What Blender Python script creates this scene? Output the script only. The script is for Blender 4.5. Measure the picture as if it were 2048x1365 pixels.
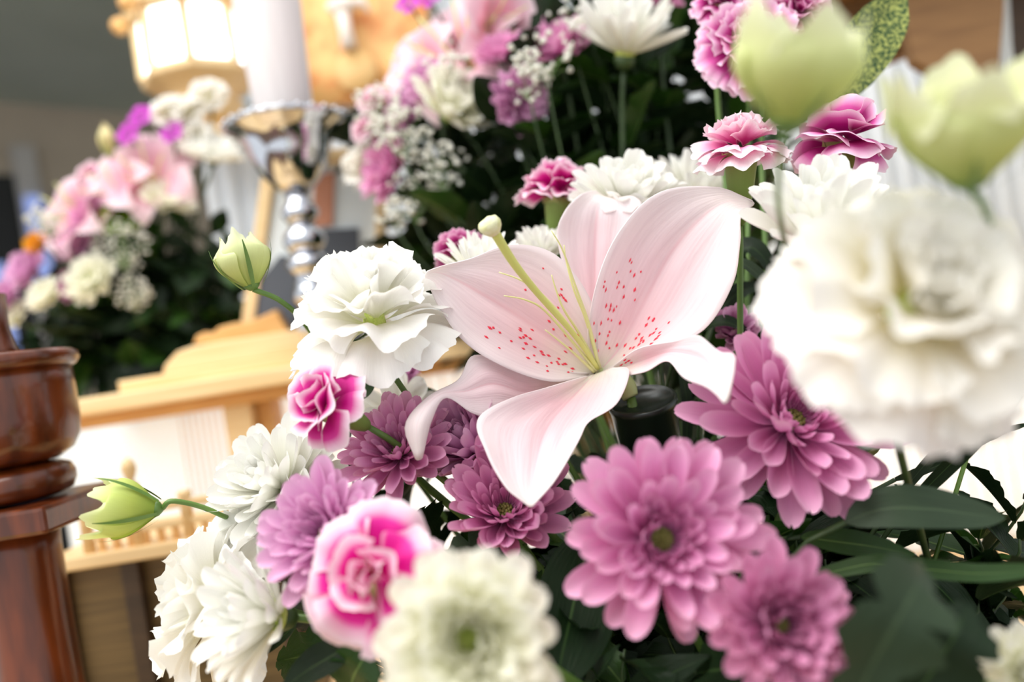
import bpy, math, random
from mathutils import Vector, Matrix

for o in list(bpy.data.objects):
    bpy.data.objects.remove(o, do_unlink=True)
SC = bpy.context.scene
COL = SC.collection
PI = math.pi
rnd = random.Random(11)

# ------------------------------------------------------------------ camera, world, light, exposure
FPX = 2048 * 28.0 / 36.0
ROLL = math.radians(9.0)
CAM = Vector((0.0, 0.0, 1.25))
R_ = Vector((math.cos(ROLL), 0, -math.sin(ROLL)))
U_ = Vector((math.sin(ROLL), 0, math.cos(ROLL)))
F_ = Vector((0, 1, 0))
cd = bpy.data.cameras.new('camera')
cam = bpy.data.objects.new('camera', cd)
COL.objects.link(cam)
cam.matrix_world = Matrix.Translation(CAM) @ Matrix((R_, U_, -F_)).transposed().to_4x4()
cd.lens = 28.0
cd.sensor_width = 36.0
cd.clip_start = 0.01
cd.dof.use_dof = True
cd.dof.focus_distance = 0.435
cd.dof.aperture_fstop = 2.8
cd.dof.aperture_blades = 0
SC.camera = cam

w = bpy.data.worlds.new('world')
SC.world = w
w.use_nodes = True
bg = w.node_tree.nodes['Background']
bg.inputs[0].default_value = (0.93, 0.97, 1.0, 1)
bg.inputs[1].default_value = 0.88


def area(name, loc, target, sx, sy, power, col):
    l = bpy.data.lights.new(name, 'AREA')
    l.shape = 'RECTANGLE'
    l.size, l.size_y, l.energy, l.color = sx, sy, power, col
    o = bpy.data.objects.new(name, l)
    COL.objects.link(o)
    o.location = loc
    o.rotation_euler = (Vector(target) - Vector(loc)).to_track_quat('-Z', 'Y').to_euler()
    return o


area('ceiling_lamp', (-0.75, 0.0, 2.8), (0.05, 0.5, 1.2), 1.9, 1.5, 42, (1.0, 0.98, 0.95))
area('added_sheet_backlight', (0.25, 1.30, 1.10), (0.25, 1.0, 1.06), 1.7, 0.14, 9, (0.88, 0.95, 1.0))  # unseen light, added inside the altar to brighten the white sheet from behind
area('added_curtain_light', (0.2, 1.22, 2.7), (0.1, 1.5, 1.2), 1.8, 0.12, 4.5, (0.93, 0.97, 1.0))  # hidden strip added overhead to whiten the pleated curtain
SC.view_settings.view_transform = 'Standard'
SC.view_settings.look = 'None'
SC.view_settings.gamma = 1.0
SC.view_settings.use_curve_mapping = False
SC.view_settings.exposure = 0.28
SC.cycles.use_denoising = True
SC.cycles.max_bounces = 6
SC.cycles.diffuse_bounces = 4
SC.cycles.glossy_bounces = 3
SC.cycles.transmission_bounces = 4
SC.cycles.transparent_max_bounces = 8
SC.cycles.caustics_reflective = False
SC.cycles.caustics_refractive = False


# ------------------------------------------------------------------ helpers
def W(px, py, d):
    """a point of the place seen at that spot of the photograph, d metres in front of the lens plane"""
    return CAM + d * (F_ + R_ * ((px - 1024.0) / FPX) + U_ * ((682.5 - py) / FPX))


def V3(r, u, t):
    return (R_ * r + U_ * u - F_ * t).normalized()


def lin(c):
    return tuple((x / 255 / 12.92) if x / 255 <= 0.04045 else ((x / 255 + 0.055) / 1.055) ** 2.4 for x in c) + (1.0,)


def new_mat(name):
    m = bpy.data.materials.new(name)
    m.use_nodes = True
    nt = m.node_tree
    nt.nodes.clear()
    out = nt.nodes.new('ShaderNodeOutputMaterial')
    return m, nt, out


def ramp(nt, stops):
    r = nt.nodes.new('ShaderNodeValToRGB')
    e = r.color_ramp.elements
    while len(e) > 1:
        e.remove(e[-1])
    e[0].position = stops[0][0]
    e[0].color = stops[0][1]
    for p, c in stops[1:]:
        x = e.new(p)
        x.color = c
    return r


def mixc(nt, a, b, fac, mode='MIX'):
    m = nt.nodes.new('ShaderNodeMix')
    m.data_type = 'RGBA'
    m.blend_type = mode
    for sock, val in ((m.inputs[0], fac), (m.inputs[6], a), (m.inputs[7], b)):
        if isinstance(val, bpy.types.NodeSocket):
            nt.links.new(val, sock)
        else:
            sock.default_value = val
    return m.outputs[2]


def math_(nt, op, a, b=None, c=None):
    m = nt.nodes.new('ShaderNodeMath')
    m.operation = op
    for i, v in enumerate((a, b, c)):
        if v is None:
            continue
        if isinstance(v, bpy.types.NodeSocket):
            nt.links.new(v, m.inputs[i])
        else:
            m.inputs[i].default_value = v
    return m.outputs[0]


def petal_mat(name, along, edge=None, edge_from=0.7, edge_amt=0.8, vein=0.0, vein_n=14, rough=0.55, transl=0.3, midrib=None,
              midrib_w=0.06, bump=0.0, spec=0.25):
    """colour along the petal (uv x), another towards its side edges (uv y), fine lengthwise veins"""
    m, nt, out = new_mat(name)
    uv = nt.nodes.new('ShaderNodeUVMap')
    sep = nt.nodes.new('ShaderNodeSeparateXYZ')
    nt.links.new(uv.outputs[0], sep.inputs[0])
    rp = ramp(nt, [(p, lin(c)) for p, c in along])
    nt.links.new(sep.outputs[0], rp.inputs[0])
    col = rp.outputs[0]
    dist = math_(nt, 'MULTIPLY', math_(nt, 'ABSOLUTE', math_(nt, 'SUBTRACT', sep.outputs[1], 0.5)), 2.0)
    if edge:
        f = math_(nt, 'MULTIPLY', math_(nt, 'SMOOTH_MIN', 1.0, math_(nt, 'MULTIPLY', math_(nt, 'MAXIMUM', math_(nt, 'SUBTRACT', dist, edge_from), 0.0), 1.0 / (1.001 - edge_from)), 0.1), edge_amt)
        col = mixc(nt, col, lin(edge), f)
    if midrib:
        f = math_(nt, 'SUBTRACT', 1.0, math_(nt, 'MINIMUM', math_(nt, 'DIVIDE', dist, midrib_w), 1.0))
        f = math_(nt, 'MULTIPLY', f, math_(nt, 'SUBTRACT', 1.0, math_(nt, 'POWER', sep.outputs[0], 3.0)))
        col = mixc(nt, col, lin(midrib), f)
    noise = nt.nodes.new('ShaderNodeTexNoise')
    mp = nt.nodes.new('ShaderNodeMapping')
    nt.links.new(uv.outputs[0], mp.inputs[0])
    mp.inputs['Scale'].default_value = (1.5, vein_n, 1)
    nt.links.new(mp.outputs[0], noise.inputs['Vector'])
    noise.inputs['Scale'].default_value = 3.0
    noise.inputs['Detail'].default_value = 3.0
    if vein:
        v = math_(nt, 'MULTIPLY', math_(nt, 'SUBTRACT', noise.outputs[0], 0.45), vein)
        v = math_(nt, 'MAXIMUM', v, 0.0)
        dark = mixc(nt, col, (0.55, 0.42, 0.5, 1), 1.0, 'MULTIPLY')
        col = mixc(nt, col, dark, v)
    p = nt.nodes.new('ShaderNodeBsdfPrincipled')
    nt.links.new(col, p.inputs['Base Color'])
    p.inputs['Roughness'].default_value = rough
    p.inputs['Specular IOR Level'].default_value = spec
    if bump:
        b = nt.nodes.new('ShaderNodeBump')
        b.inputs['Strength'].default_value = bump
        b.inputs['Distance'].default_value = 0.001
        nt.links.new(noise.outputs[0], b.inputs['Height'])
        nt.links.new(b.outputs[0], p.inputs['Normal'])
    if transl:
        t = nt.nodes.new('ShaderNodeBsdfTranslucent')
        nt.links.new(col, t.inputs[0])
        mx = nt.nodes.new('ShaderNodeMixShader')
        mx.inputs[0].default_value = transl
        nt.links.new(p.outputs[0], mx.inputs[1])
        nt.links.new(t.outputs[0], mx.inputs[2])
        nt.links.new(mx.outputs[0], out.inputs[0])
    else:
        nt.links.new(p.outputs[0], out.inputs[0])
    return m


def plain(name, c, rough=0.5, metal=0.0, noise_c=None, scale=20, stretch=(1, 1, 1), bump=0.0, spec=0.5, coat=0.0, emit=None, estr=0.0,
          transl=0.0, lo=0.35, hi=0.65):
    m, nt, out = new_mat(name)
    p = nt.nodes.new('ShaderNodeBsdfPrincipled')
    p.inputs['Base Color'].default_value = lin(c)
    p.inputs['Roughness'].default_value = rough
    p.inputs['Metallic'].default_value = metal
    p.inputs['Specular IOR Level'].default_value = spec
    p.inputs['Coat Weight'].default_value = coat
    p.inputs['Coat Roughness'].default_value = 0.08
    col = None
    if noise_c or bump:
        tc = nt.nodes.new('ShaderNodeTexCoord')
        mp = nt.nodes.new('ShaderNodeMapping')
        mp.inputs['Scale'].default_value = stretch
        nt.links.new(tc.outputs['Object'], mp.inputs[0])
        n = nt.nodes.new('ShaderNodeTexNoise')
        n.inputs['Scale'].default_value = scale
        n.inputs['Detail'].default_value = 4
        nt.links.new(mp.outputs[0], n.inputs['Vector'])
        if noise_c:
            r = ramp(nt, [(lo, lin(c)), (hi, lin(noise_c))])
            nt.links.new(n.outputs[0], r.inputs[0])
            nt.links.new(r.outputs[0], p.inputs['Base Color'])
            col = r.outputs[0]
        if bump:
            b = nt.nodes.new('ShaderNodeBump')
            b.inputs['Strength'].default_value = bump
            b.inputs['Distance'].default_value = 0.002
            nt.links.new(n.outputs[0], b.inputs['Height'])
            nt.links.new(b.outputs[0], p.inputs['Normal'])
    if emit:
        p.inputs['Emission Color'].default_value = lin(emit)
        p.inputs['Emission Strength'].default_value = estr
    if transl:
        t = nt.nodes.new('ShaderNodeBsdfTranslucent')
        t.inputs[0].default_value = lin(c)
        if col:
            nt.links.new(col, t.inputs[0])
        mx = nt.nodes.new('ShaderNodeMixShader')
        mx.inputs[0].default_value = transl
        nt.links.new(p.outputs[0], mx.inputs[1])
        nt.links.new(t.outputs[0], mx.inputs[2])
        nt.links.new(mx.outputs[0], out.inputs[0])
    else:
        nt.links.new(p.outputs[0], out.inputs[0])
    return m


def mesh(name, verts, faces, mat, uvs=None, smooth=True):
    me = bpy.data.meshes.new(name)
    me.from_pydata([tuple(v) for v in verts], [], faces)
    if uvs:
        ul = me.uv_layers.new(name='UVMap')
        flat = []
        for f in faces:
            for i in f:
                flat.extend(uvs[i])
        ul.data.foreach_set('uv', flat)
    if smooth:
        me.polygons.foreach_set('use_smooth', [True] * len(me.polygons))
    me.materials.append(mat)
    me.update()
    return me


def grid(fn, nu, nv):
    vs, uv, fs = [], [], []
    for i in range(nu + 1):
        for j in range(nv + 1):
            u, v = i / nu, j / nv
            vs.append(fn(u, v))
            uv.append((u, v))
    n = nv + 1
    for i in range(nu):
        for j in range(nv):
            fs.append((i * n + j, i * n + j + 1, (i + 1) * n + j + 1, (i + 1) * n + j))
    return vs, fs, uv


class MB:
    """collects shapes for one mesh"""

    def __init__(s):
        s.v, s.f, s.u = [], [], []

    def add(s, vs, fs, uv=None):
        k = len(s.v)
        s.v += [Vector(x) for x in vs]
        s.f += [tuple(i + k for i in f) for f in fs]
        s.u += uv if uv else [(0.5, 0.5)] * len(vs)
        return s

    def box(s, c, size, rot=None):
        c = Vector(c)
        h = Vector(size) / 2
        pts = []
        for x in (-1, 1):
            for y in (-1, 1):
                for z in (-1, 1):
                    p = Vector((x * h.x, y * h.y, z * h.z))
                    pts.append(c + (rot @ p if rot else p))
        return s.add(pts, [(0, 1, 3, 2), (4, 6, 7, 5), (0, 4, 5, 1), (2, 3, 7, 6), (0, 2, 6, 4), (1, 5, 7, 3)])

    def tube(s, pts, radii, n=8, cap=True):
        pts = [Vector(p) for p in pts]
        if not hasattr(radii, '__len__'):
            radii = [radii] * len(pts)
        vs, fs, uv = [], [], []
        up = Vector((0.31, 0.22, 0.9)).normalized()
        for i, p in enumerate(pts):
            t = (pts[min(i + 1, len(pts) - 1)] - pts[max(i - 1, 0)]).normalized()
            a = t.cross(up)
            if a.length < 0.1:
                a = t.cross(Vector((1, 0, 0)))
            a.normalize()
            b = t.cross(a)
            for k in range(n):
                an = 2 * PI * k / n
                vs.append(p + (a * math.cos(an) + b * math.sin(an)) * radii[i])
                uv.append((i / max(1, len(pts) - 1), k / n))
        for i in range(len(pts) - 1):
            for k in range(n):
                k2 = (k + 1) % n
                fs.append((i * n + k, i * n + k2, (i + 1) * n + k2, (i + 1) * n + k))
        if cap:
            fs.append(tuple(range(n))[::-1])
            fs.append(tuple((len(pts) - 1) * n + k for k in range(n)))
        return s.add(vs, fs, uv)

    def lathe(s, prof, n=28, M=None, cap=True):
        vs, fs, uv = [], [], []
        for i, (r, z) in enumerate(prof):
            for k in range(n):
                an = 2 * PI * k / n
                p = Vector((r * math.cos(an), r * math.sin(an), z))
                vs.append(M @ p if M else p)
                uv.append((i / (len(prof) - 1), k / n))
        for i in range(len(prof) - 1):
            for k in range(n):
                k2 = (k + 1) % n
                fs.append((i * n + k, i * n + k2, (i + 1) * n + k2, (i + 1) * n + k))
        if cap:
            fs.append(tuple(range(n))[::-1])
            fs.append(tuple((len(prof) - 1) * n + k for k in range(n)))
        return s.add(vs, fs, uv)

    def ball(s, c, r, n=8, m=6, sq=(1, 1, 1)):
        c = Vector(c)
        prof = [(math.sin(PI * i / m), -math.cos(PI * i / m)) for i in range(m + 1)]
        M = Matrix.Translation(c) @ Matrix.Diagonal((r * sq[0], r * sq[1], r * sq[2], 1))
        return s.lathe([(max(a, 0.02), b) for a, b in prof], n, M)

    def prism(s, poly, y0, y1):
        """outline in x,z pushed from y0 to y1"""
        n = len(poly)
        vs = [(x, y0, z) for x, z in poly] + [(x, y1, z) for x, z in poly]
        fs = [tuple(range(n)), tuple(range(n, 2 * n))[::-1]]
        for k in range(n):
            fs.append((k, n + k, n + (k + 1) % n, (k + 1) % n))
        return s.add(vs, fs)

    def build(s, name, mat, root=None, smooth=False, kind=None, bevel=0.0):
        off = root['_loc'] if root is not None and '_loc' in root else None
        vs = s.v
        base = Vector((0, 0, 0))
        if root is not None:
            q = root
            while q is not None:
                base += q.location
                q = q.parent
        me = mesh(name, [v - base for v in vs], s.f, mat, s.u, smooth)
        o = bpy.data.objects.new(name, me)
        COL.objects.link(o)
        o.parent = root
        if kind:
            o['kind'] = kind
        if bevel:
            b = o.modifiers.new('bevel', 'BEVEL')
            b.width = bevel
            b.segments = 2
            b.limit_method = 'ANGLE'
        return o


def thing(name, loc, label, cat, group=None, kind=None):
    o = bpy.data.objects.new(name, None)
    COL.objects.link(o)
    o.empty_display_size = 0.01
    o.location = loc
    tag(o, label, cat, group, kind)
    return o


def tag(o, label=None, cat=None, group=None, kind=None):
    if label:
        o['label'] = label
    if cat:
        o['category'] = cat
    if group:
        o['group'] = group
    if kind:
        o['kind'] = kind
    return o


def inst(name, me, root, M):
    o = bpy.data.objects.new(name, me)
    COL.objects.link(o)
    o.parent = root
    o.matrix_local = Matrix.Translation(-root.location) @ M
    return o


def frame(c, axis, spin=0.0):
    z = Vector(axis).normalized()
    x = z.cross(Vector((0.13, 0.93, 0.21)))
    x.normalize()
    y = z.cross(x)
    M = Matrix((x, y, z)).transposed().to_4x4()
    return Matrix.Translation(c) @ M @ Matrix.Rotation(spin, 4, 'Z')


def ring_mat(Mf, az, el, r0, z0, s, tw=0.0, sw=1.0):
    """petal space (x along, z inner face) to a place on the flower"""
    P = Matrix.Translation((r0, 0, z0)) @ Matrix.Rotation(-el, 4, 'Y') @ Matrix.Rotation(tw, 4, 'X') @ Matrix.Diagonal((s, s * sw, s, 1))
    return Mf @ Matrix.Rotation(az, 4, 'Z') @ P


def bez(p0, p1, p2, p3, n=12):
    r = []
    for i in range(n + 1):
        t = i / n
        r.append(p0 * (1 - t) ** 3 + p1 * 3 * t * (1 - t) ** 2 + p2 * 3 * t * t * (1 - t) + p3 * t ** 3)
    return r


def crom(P, t):
    """Catmull-Rom through P with parameters given in P[i][0]"""
    n = len(P)
    for i in range(n - 1):
        if t <= P[i + 1][0] or i == n - 2:
            t0, t1 = P[i][0], P[i + 1][0]
            s = (t - t0) / (t1 - t0)
            p1, p2 = P[i][1], P[i + 1][1]
            m1 = (p2 - P[i - 1][1]) / (t1 - P[i - 1][0]) * (t1 - t0) if i > 0 else (p2 - p1)
            m2 = (P[i + 2][1] - p1) / (P[i + 2][0] - t0) * (t1 - t0) if i < n - 2 else (p2 - p1)
            return (2 * s ** 3 - 3 * s * s + 1) * p1 + (s ** 3 - 2 * s * s + s) * m1 + (-2 * s ** 3 + 3 * s * s) * p2 + (s ** 3 - s * s) * m2


def sstep(a, b, x):
    t = max(0.0, min(1.0, (x - a) / (b - a)))
    return t * t * (3 - 2 * t)


# ------------------------------------------------------------------ materials
M_lily = petal_mat('lily_petal', [(0.0, (250, 246, 226)), (0.12, (250, 236, 226)), (0.30, (250, 214, 219)), (0.55, (249, 224, 228)), (0.8, (249, 234, 236)), (1.0, (251, 243, 238))],
                   edge=(250, 241, 241), edge_from=0.28, edge_amt=0.85, vein=0.5, vein_n=10, midrib=(247, 206, 212), midrib_w=0.06, transl=0.33, bump=0.35, rough=0.5)
M_spot = plain('lily_papilla', (232, 44, 70), 0.5)
M_style = plain('lily_style', (222, 224, 128), 0.4, transl=0.15)
M_stigma = plain('lily_stigma', (233, 232, 196), 0.5, noise_c=(222, 222, 160), scale=300, bump=0.3)
M_filament = plain('lily_filament', (240, 238, 176), 0.45, transl=0.3)
M_pedicel = plain('pale_green_stalk', (196, 208, 142), 0.45, transl=0.1)
PINK = [(0.0, (176, 100, 146)), (0.35, (222, 136, 188)), (0.75, (232, 162, 204)), (1.0, (241, 186, 216))]
M_pink = petal_mat('pink_mum_petal', PINK, edge=(238, 186, 214), edge_from=0.6, edge_amt=0.5, vein=0.5, transl=0.25, rough=0.55)
M_pinkdark = petal_mat('dusky_pink_mum_petal', [(0.0, (156, 84, 124)), (0.4, (206, 124, 170)), (1.0, (228, 162, 196))], edge=(234, 176, 206), edge_from=0.6, edge_amt=0.5, vein=0.5, transl=0.22)
M_lilac = petal_mat('lilac_mum_petal', [(0.0, (186, 108, 164)), (0.4, (220, 152, 200)), (1.0, (240, 194, 224))], edge=(244, 206, 230), edge_from=0.6, edge_amt=0.5, vein=0.4, transl=0.28)
M_white = petal_mat('white_mum_petal', [(0.0, (232, 234, 190)), (0.25, (246, 245, 232)), (1.0, (251, 250, 246))], vein=0.18, transl=0.3, rough=0.5)
M_cream = petal_mat('cream_mum_petal', [(0.0, (228, 232, 164)), (0.3, (246, 245, 218)), (1.0, (252, 250, 240))], vein=0.1, transl=0.45, rough=0.5)
M_discg = plain('green_disc', (166, 172, 96), 0.6, noise_c=(128, 140, 62), scale=500, bump=0.5)
M_discy = plain('lime_disc', (206, 214, 120), 0.6, noise_c=(176, 196, 84), scale=500, bump=0.5)
M_eust = petal_mat('white_eustoma_petal', [(0.0, (220, 226, 150)), (0.28, (246, 244, 222)), (0.6, (252, 250, 242)), (1.0, (254, 253, 249))], vein=0.12, vein_n=22, transl=0.34, bump=0.3, rough=0.5)
M_eustc = petal_mat('cream_eustoma_petal', [(0.0, (214, 206, 120)), (0.35, (240, 232, 200)), (0.7, (251, 247, 236)), (1.0, (253, 250, 244))], vein=0.1, vein_n=22, transl=0.3, rough=0.5)
CARN = [(0.0, (150, 0, 92)), (0.58, (204, 14, 136)), (0.74, (224, 62, 160)), (0.9, (246, 200, 222)), (1.0, (252, 236, 240))]
M_carn = petal_mat('magenta_white_carnation_petal', CARN, edge=(250, 226, 234), edge_from=0.85, edge_amt=0.7, vein=0.3, vein_n=26, transl=0.25, bump=0.3)
M_carnp = petal_mat('soft_pink_carnation_petal', [(0.0, (186, 24, 110)), (0.35, (222, 72, 150)), (0.6, (243, 160, 200)), (0.84, (250, 214, 226)), (1.0, (253, 240, 242))],
                    edge=(251, 228, 234), edge_from=0.8, edge_amt=0.6, vein=0.35, vein_n=26, transl=0.25, bump=0.3)
M_carnf = petal_mat('bright_magenta_carnation_petal', [(0.0, (190, 0, 112)), (0.52, (226, 8, 144)), (0.66, (236, 50, 162)), (0.78, (249, 186, 216)), (1.0, (252, 232, 238))],
                    edge=(252, 224, 234), edge_from=0.82, edge_amt=0.6, vein=0.2, vein_n=26, transl=0.28)
M_carnd = petal_mat('purple_pink_carnation_petal', [(0.0, (120, 6, 78)), (0.5, (168, 22, 114)), (0.72, (206, 84, 158)), (0.9, (240, 182, 214)), (1.0, (248, 220, 232))],
                    edge=(246, 212, 228), edge_from=0.85, edge_amt=0.6, vein=0.3, vein_n=26, transl=0.22)
M_calyx = petal_mat('calyx_green', [(0.0, (96, 126, 58)), (0.6, (136, 160, 82)), (1.0, (196, 190, 128))], vein=0.3, transl=0.1, rough=0.45)
M_bud = petal_mat('green_bud_petal', [(0.0, (168, 186, 88)), (0.3, (208, 216, 138)), (0.7, (230, 234, 178)), (1.0, (240, 241, 208))], vein=0.25, vein_n=16, transl=0.3, rough=0.45)
M_budl = petal_mat('lime_bud_petal', [(0.0, (146, 174, 62)), (0.35, (200, 214, 108)), (0.75, (222, 232, 146)), (1.0, (236, 240, 186))], vein=0.3, vein_n=16, transl=0.3, rough=0.45)
M_stem = plain('stem_green', (104, 136, 62), 0.45, noise_c=(78, 112, 44), scale=60, stretch=(1, 1, 0.1))
M_stemd = plain('dark_stem_green', (60, 82, 38), 0.5, noise_c=(40, 60, 26), scale=60)
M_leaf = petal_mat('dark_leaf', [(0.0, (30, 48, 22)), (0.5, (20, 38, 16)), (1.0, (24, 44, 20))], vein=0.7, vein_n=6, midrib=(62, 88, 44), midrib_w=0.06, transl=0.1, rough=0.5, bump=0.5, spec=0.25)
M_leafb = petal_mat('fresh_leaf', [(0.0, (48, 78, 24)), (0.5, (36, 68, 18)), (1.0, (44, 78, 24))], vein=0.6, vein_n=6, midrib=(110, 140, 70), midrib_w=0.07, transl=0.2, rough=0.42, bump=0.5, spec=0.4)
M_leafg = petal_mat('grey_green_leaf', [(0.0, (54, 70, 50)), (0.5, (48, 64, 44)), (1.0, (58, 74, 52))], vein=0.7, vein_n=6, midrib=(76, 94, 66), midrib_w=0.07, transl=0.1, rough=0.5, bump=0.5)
M_breath = plain('gypsophila_white', (246, 244, 232), 0.6, transl=0.2)
M_lilyb = petal_mat('background_lily_petal', [(0.0, (242, 230, 200)), (0.25, (243, 172, 190)), (0.6, (246, 198, 212)), (1.0, (250, 224, 228))], edge=(252, 232, 235), edge_from=0.35, edge_amt=0.9, vein=0.3, transl=0.3)
M_orchid = petal_mat('orchid_petal', [(0.0, (230, 190, 230)), (0.3, (196, 50, 186)), (1.0, (206, 84, 200))], vein=0.3, transl=0.25)
M_yelb = petal_mat('straw_bud_petal', [(0.0, (190, 196, 110)), (0.5, (232, 216, 160)), (1.0, (240, 226, 176))], transl=0.2)
M_greenm = petal_mat('green_mum_petal', [(0.0, (110, 150, 30)), (1.0, (170, 204, 70))], transl=0.2)
M_yellow = petal_mat('yellow_petal', [(0.0, (224, 130, 20)), (1.0, (246, 190, 60))], transl=0.2)
M_speck = None

# ------------------------------------------------------------------ petal shapes (shared mesh data)
_cache = {}


def shared(key, make):
    if key not in _cache:
        _cache[key] = make()
    return _cache[key]


def mum_petal(mat, width, cup, curl, var):
    """strap-shaped ray floret, hollow above, tip curling up by curl"""
    def make():
        r = random.Random(var * 7 + 1)
        notch = r.uniform(0, 0.05)
        tw = r.uniform(-0.12, 0.12)

        def fn(u, v):
            u = 1 - (1 - u) ** 1.8
            s = (v - 0.5) * 2
            wd = width * (0.38 + 0.62 * sstep(0, 0.62, u)) * math.sqrt(max(0.0, 1 - max(0, (u - 0.70) / 0.302) ** 2.4))
            x = u - notch * (1 - abs(s)) * sstep(0.85, 1, u)
            y = s * wd * 0.5
            z = cup * (s * s) * wd + curl * u * u + tw * s * wd * u
            z -= 0.03 * math.cos(s * PI * 2) * wd
            return (x, y, z)
        vs, fs, uv = grid(fn, 8, 5)
        uv = [(1 - (1 - q[0]) ** 1.8, q[1]) for q in uv]
        return mesh('mum_petal', vs, fs, mat, uv)
    return shared(('mum', mat.name, width, cup, curl, var), make)


def fan_petal(mat, spread, ruffle, waves, serr, cup, recurve, var, nu=9, nv=22):
    """fan-shaped frilled petal of carnation or eustoma"""
    def make():
        r = random.Random(var * 13 + 5)
        ph = r.uniform(0, 6.28)
        ph2 = r.uniform(0, 6.28)
        skew = r.uniform(-0.15, 0.15)
        teeth = [r.uniform(-1, 1) for _ in range(nv + 1)]

        def fn(u, v):
            s = (v - 0.5) * 2
            a = s * spread * (0.35 + 0.65 * sstep(0, 0.55, u))
            edge = u ** 6
            rr = u * (1 - 0.13 * s * s * u) + edge * serr * teeth[int(round(v * nv))]
            x = rr * math.cos(a)
            y = rr * math.sin(a)
            z = cup * u * u * (0.35 + s * s) + ruffle * u * u * (math.sin(s * waves + ph) + 0.5 * math.sin(s * waves * 2.1 + ph2)) + skew * s * u
            z -= recurve * max(0.0, u - 0.45) ** 2 * 3
            x -= abs(recurve) * max(0.0, u - 0.6) ** 2 * 0.8
            return (x, y, z)
        vs, fs, uv = grid(fn, nu, nv)
        return mesh('frilled_petal', vs, fs, mat, uv)
    return shared(('fan', mat.name, spread, ruffle, waves, serr, cup, recurve, var, nu, nv), make)


def leaf_mesh(mat, kind, var):
    def make():
        r = random.Random(var * 3 + 2)
        droop = r.uniform(0.15, 0.5)
        fold = r.uniform(0.15, 0.4)
        nu = 22 if kind == 'lobed' else 12

        def fn(u, v):
            s = (v - 0.5) * 2
            if kind == 'lobed':
                base = 0.27 * math.sin(PI * min(1, u * 0.97 + 0.03)) ** 0.75
                lobe = 0.62 + 0.38 * abs(math.sin(PI * 3.5 * u + 0.4)) ** 0.8
                tooth = 1 + 0.10 * math.sin(u * 60)
                wd = base * lobe * tooth + 0.012
                x = u + abs(s) ** 2 * 0.12 * math.sin(PI * u)
            elif kind == 'broad':
                wd = 0.26 * math.sin(PI * u ** 0.8) ** 0.8 + 0.008
                x = u
            elif kind == 'blade':
                wd = 0.07 * math.sin(PI * u ** 0.7) ** 0.7 + 0.004
                x = u
            else:
                wd = 0.16 * math.sin(PI * u ** 0.85) ** 0.9 + 0.008
                x = u
            y = s * wd
            z = fold * abs(s) * wd - droop * u * u * 0.5 + 0.02 * math.sin(u * 14) * abs(s)
            return (x, y, z)
        vs, fs, uv = grid(fn, nu, 6)
        return mesh('leaf', vs, fs, mat, uv)
    return shared(('leaf', mat.name, kind, var), make)


# ------------------------------------------------------------------ flower builders
FOAM = Vector((0.10, 0.47, 0.99))       # top of the front arrangement's holder


STEM_MAT = [M_stem]


def stem_part(root, c, axis, r, end, mat=None, bend=0.05, n=14, name='stem'):
    p0 = Vector(c)
    L = (end - p0).length
    p1 = p0 - Vector(axis).normalized() * min(bend, L * 0.4)
    p2 = end + Vector((0, 0, 1)) * L * 0.35
    b = MB().tube(bez(p0, p1, p2, end, n), [r * 0.85] + [r] * n, 8)
    return b.build(name, mat or STEM_MAT[0], root, True)


def foot(c, spread=0.07):
    j = random.Random(int(abs(c[0]) * 7919 + abs(c[2]) * 104729))
    return Vector((FOAM.x + (c[0] - FOAM.x) * 0.25 + j.uniform(-.02, .02), FOAM.y + (c[1] - FOAM.y) * 0.3 + j.uniform(-.02, .02), FOAM.z - 0.04))


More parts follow.
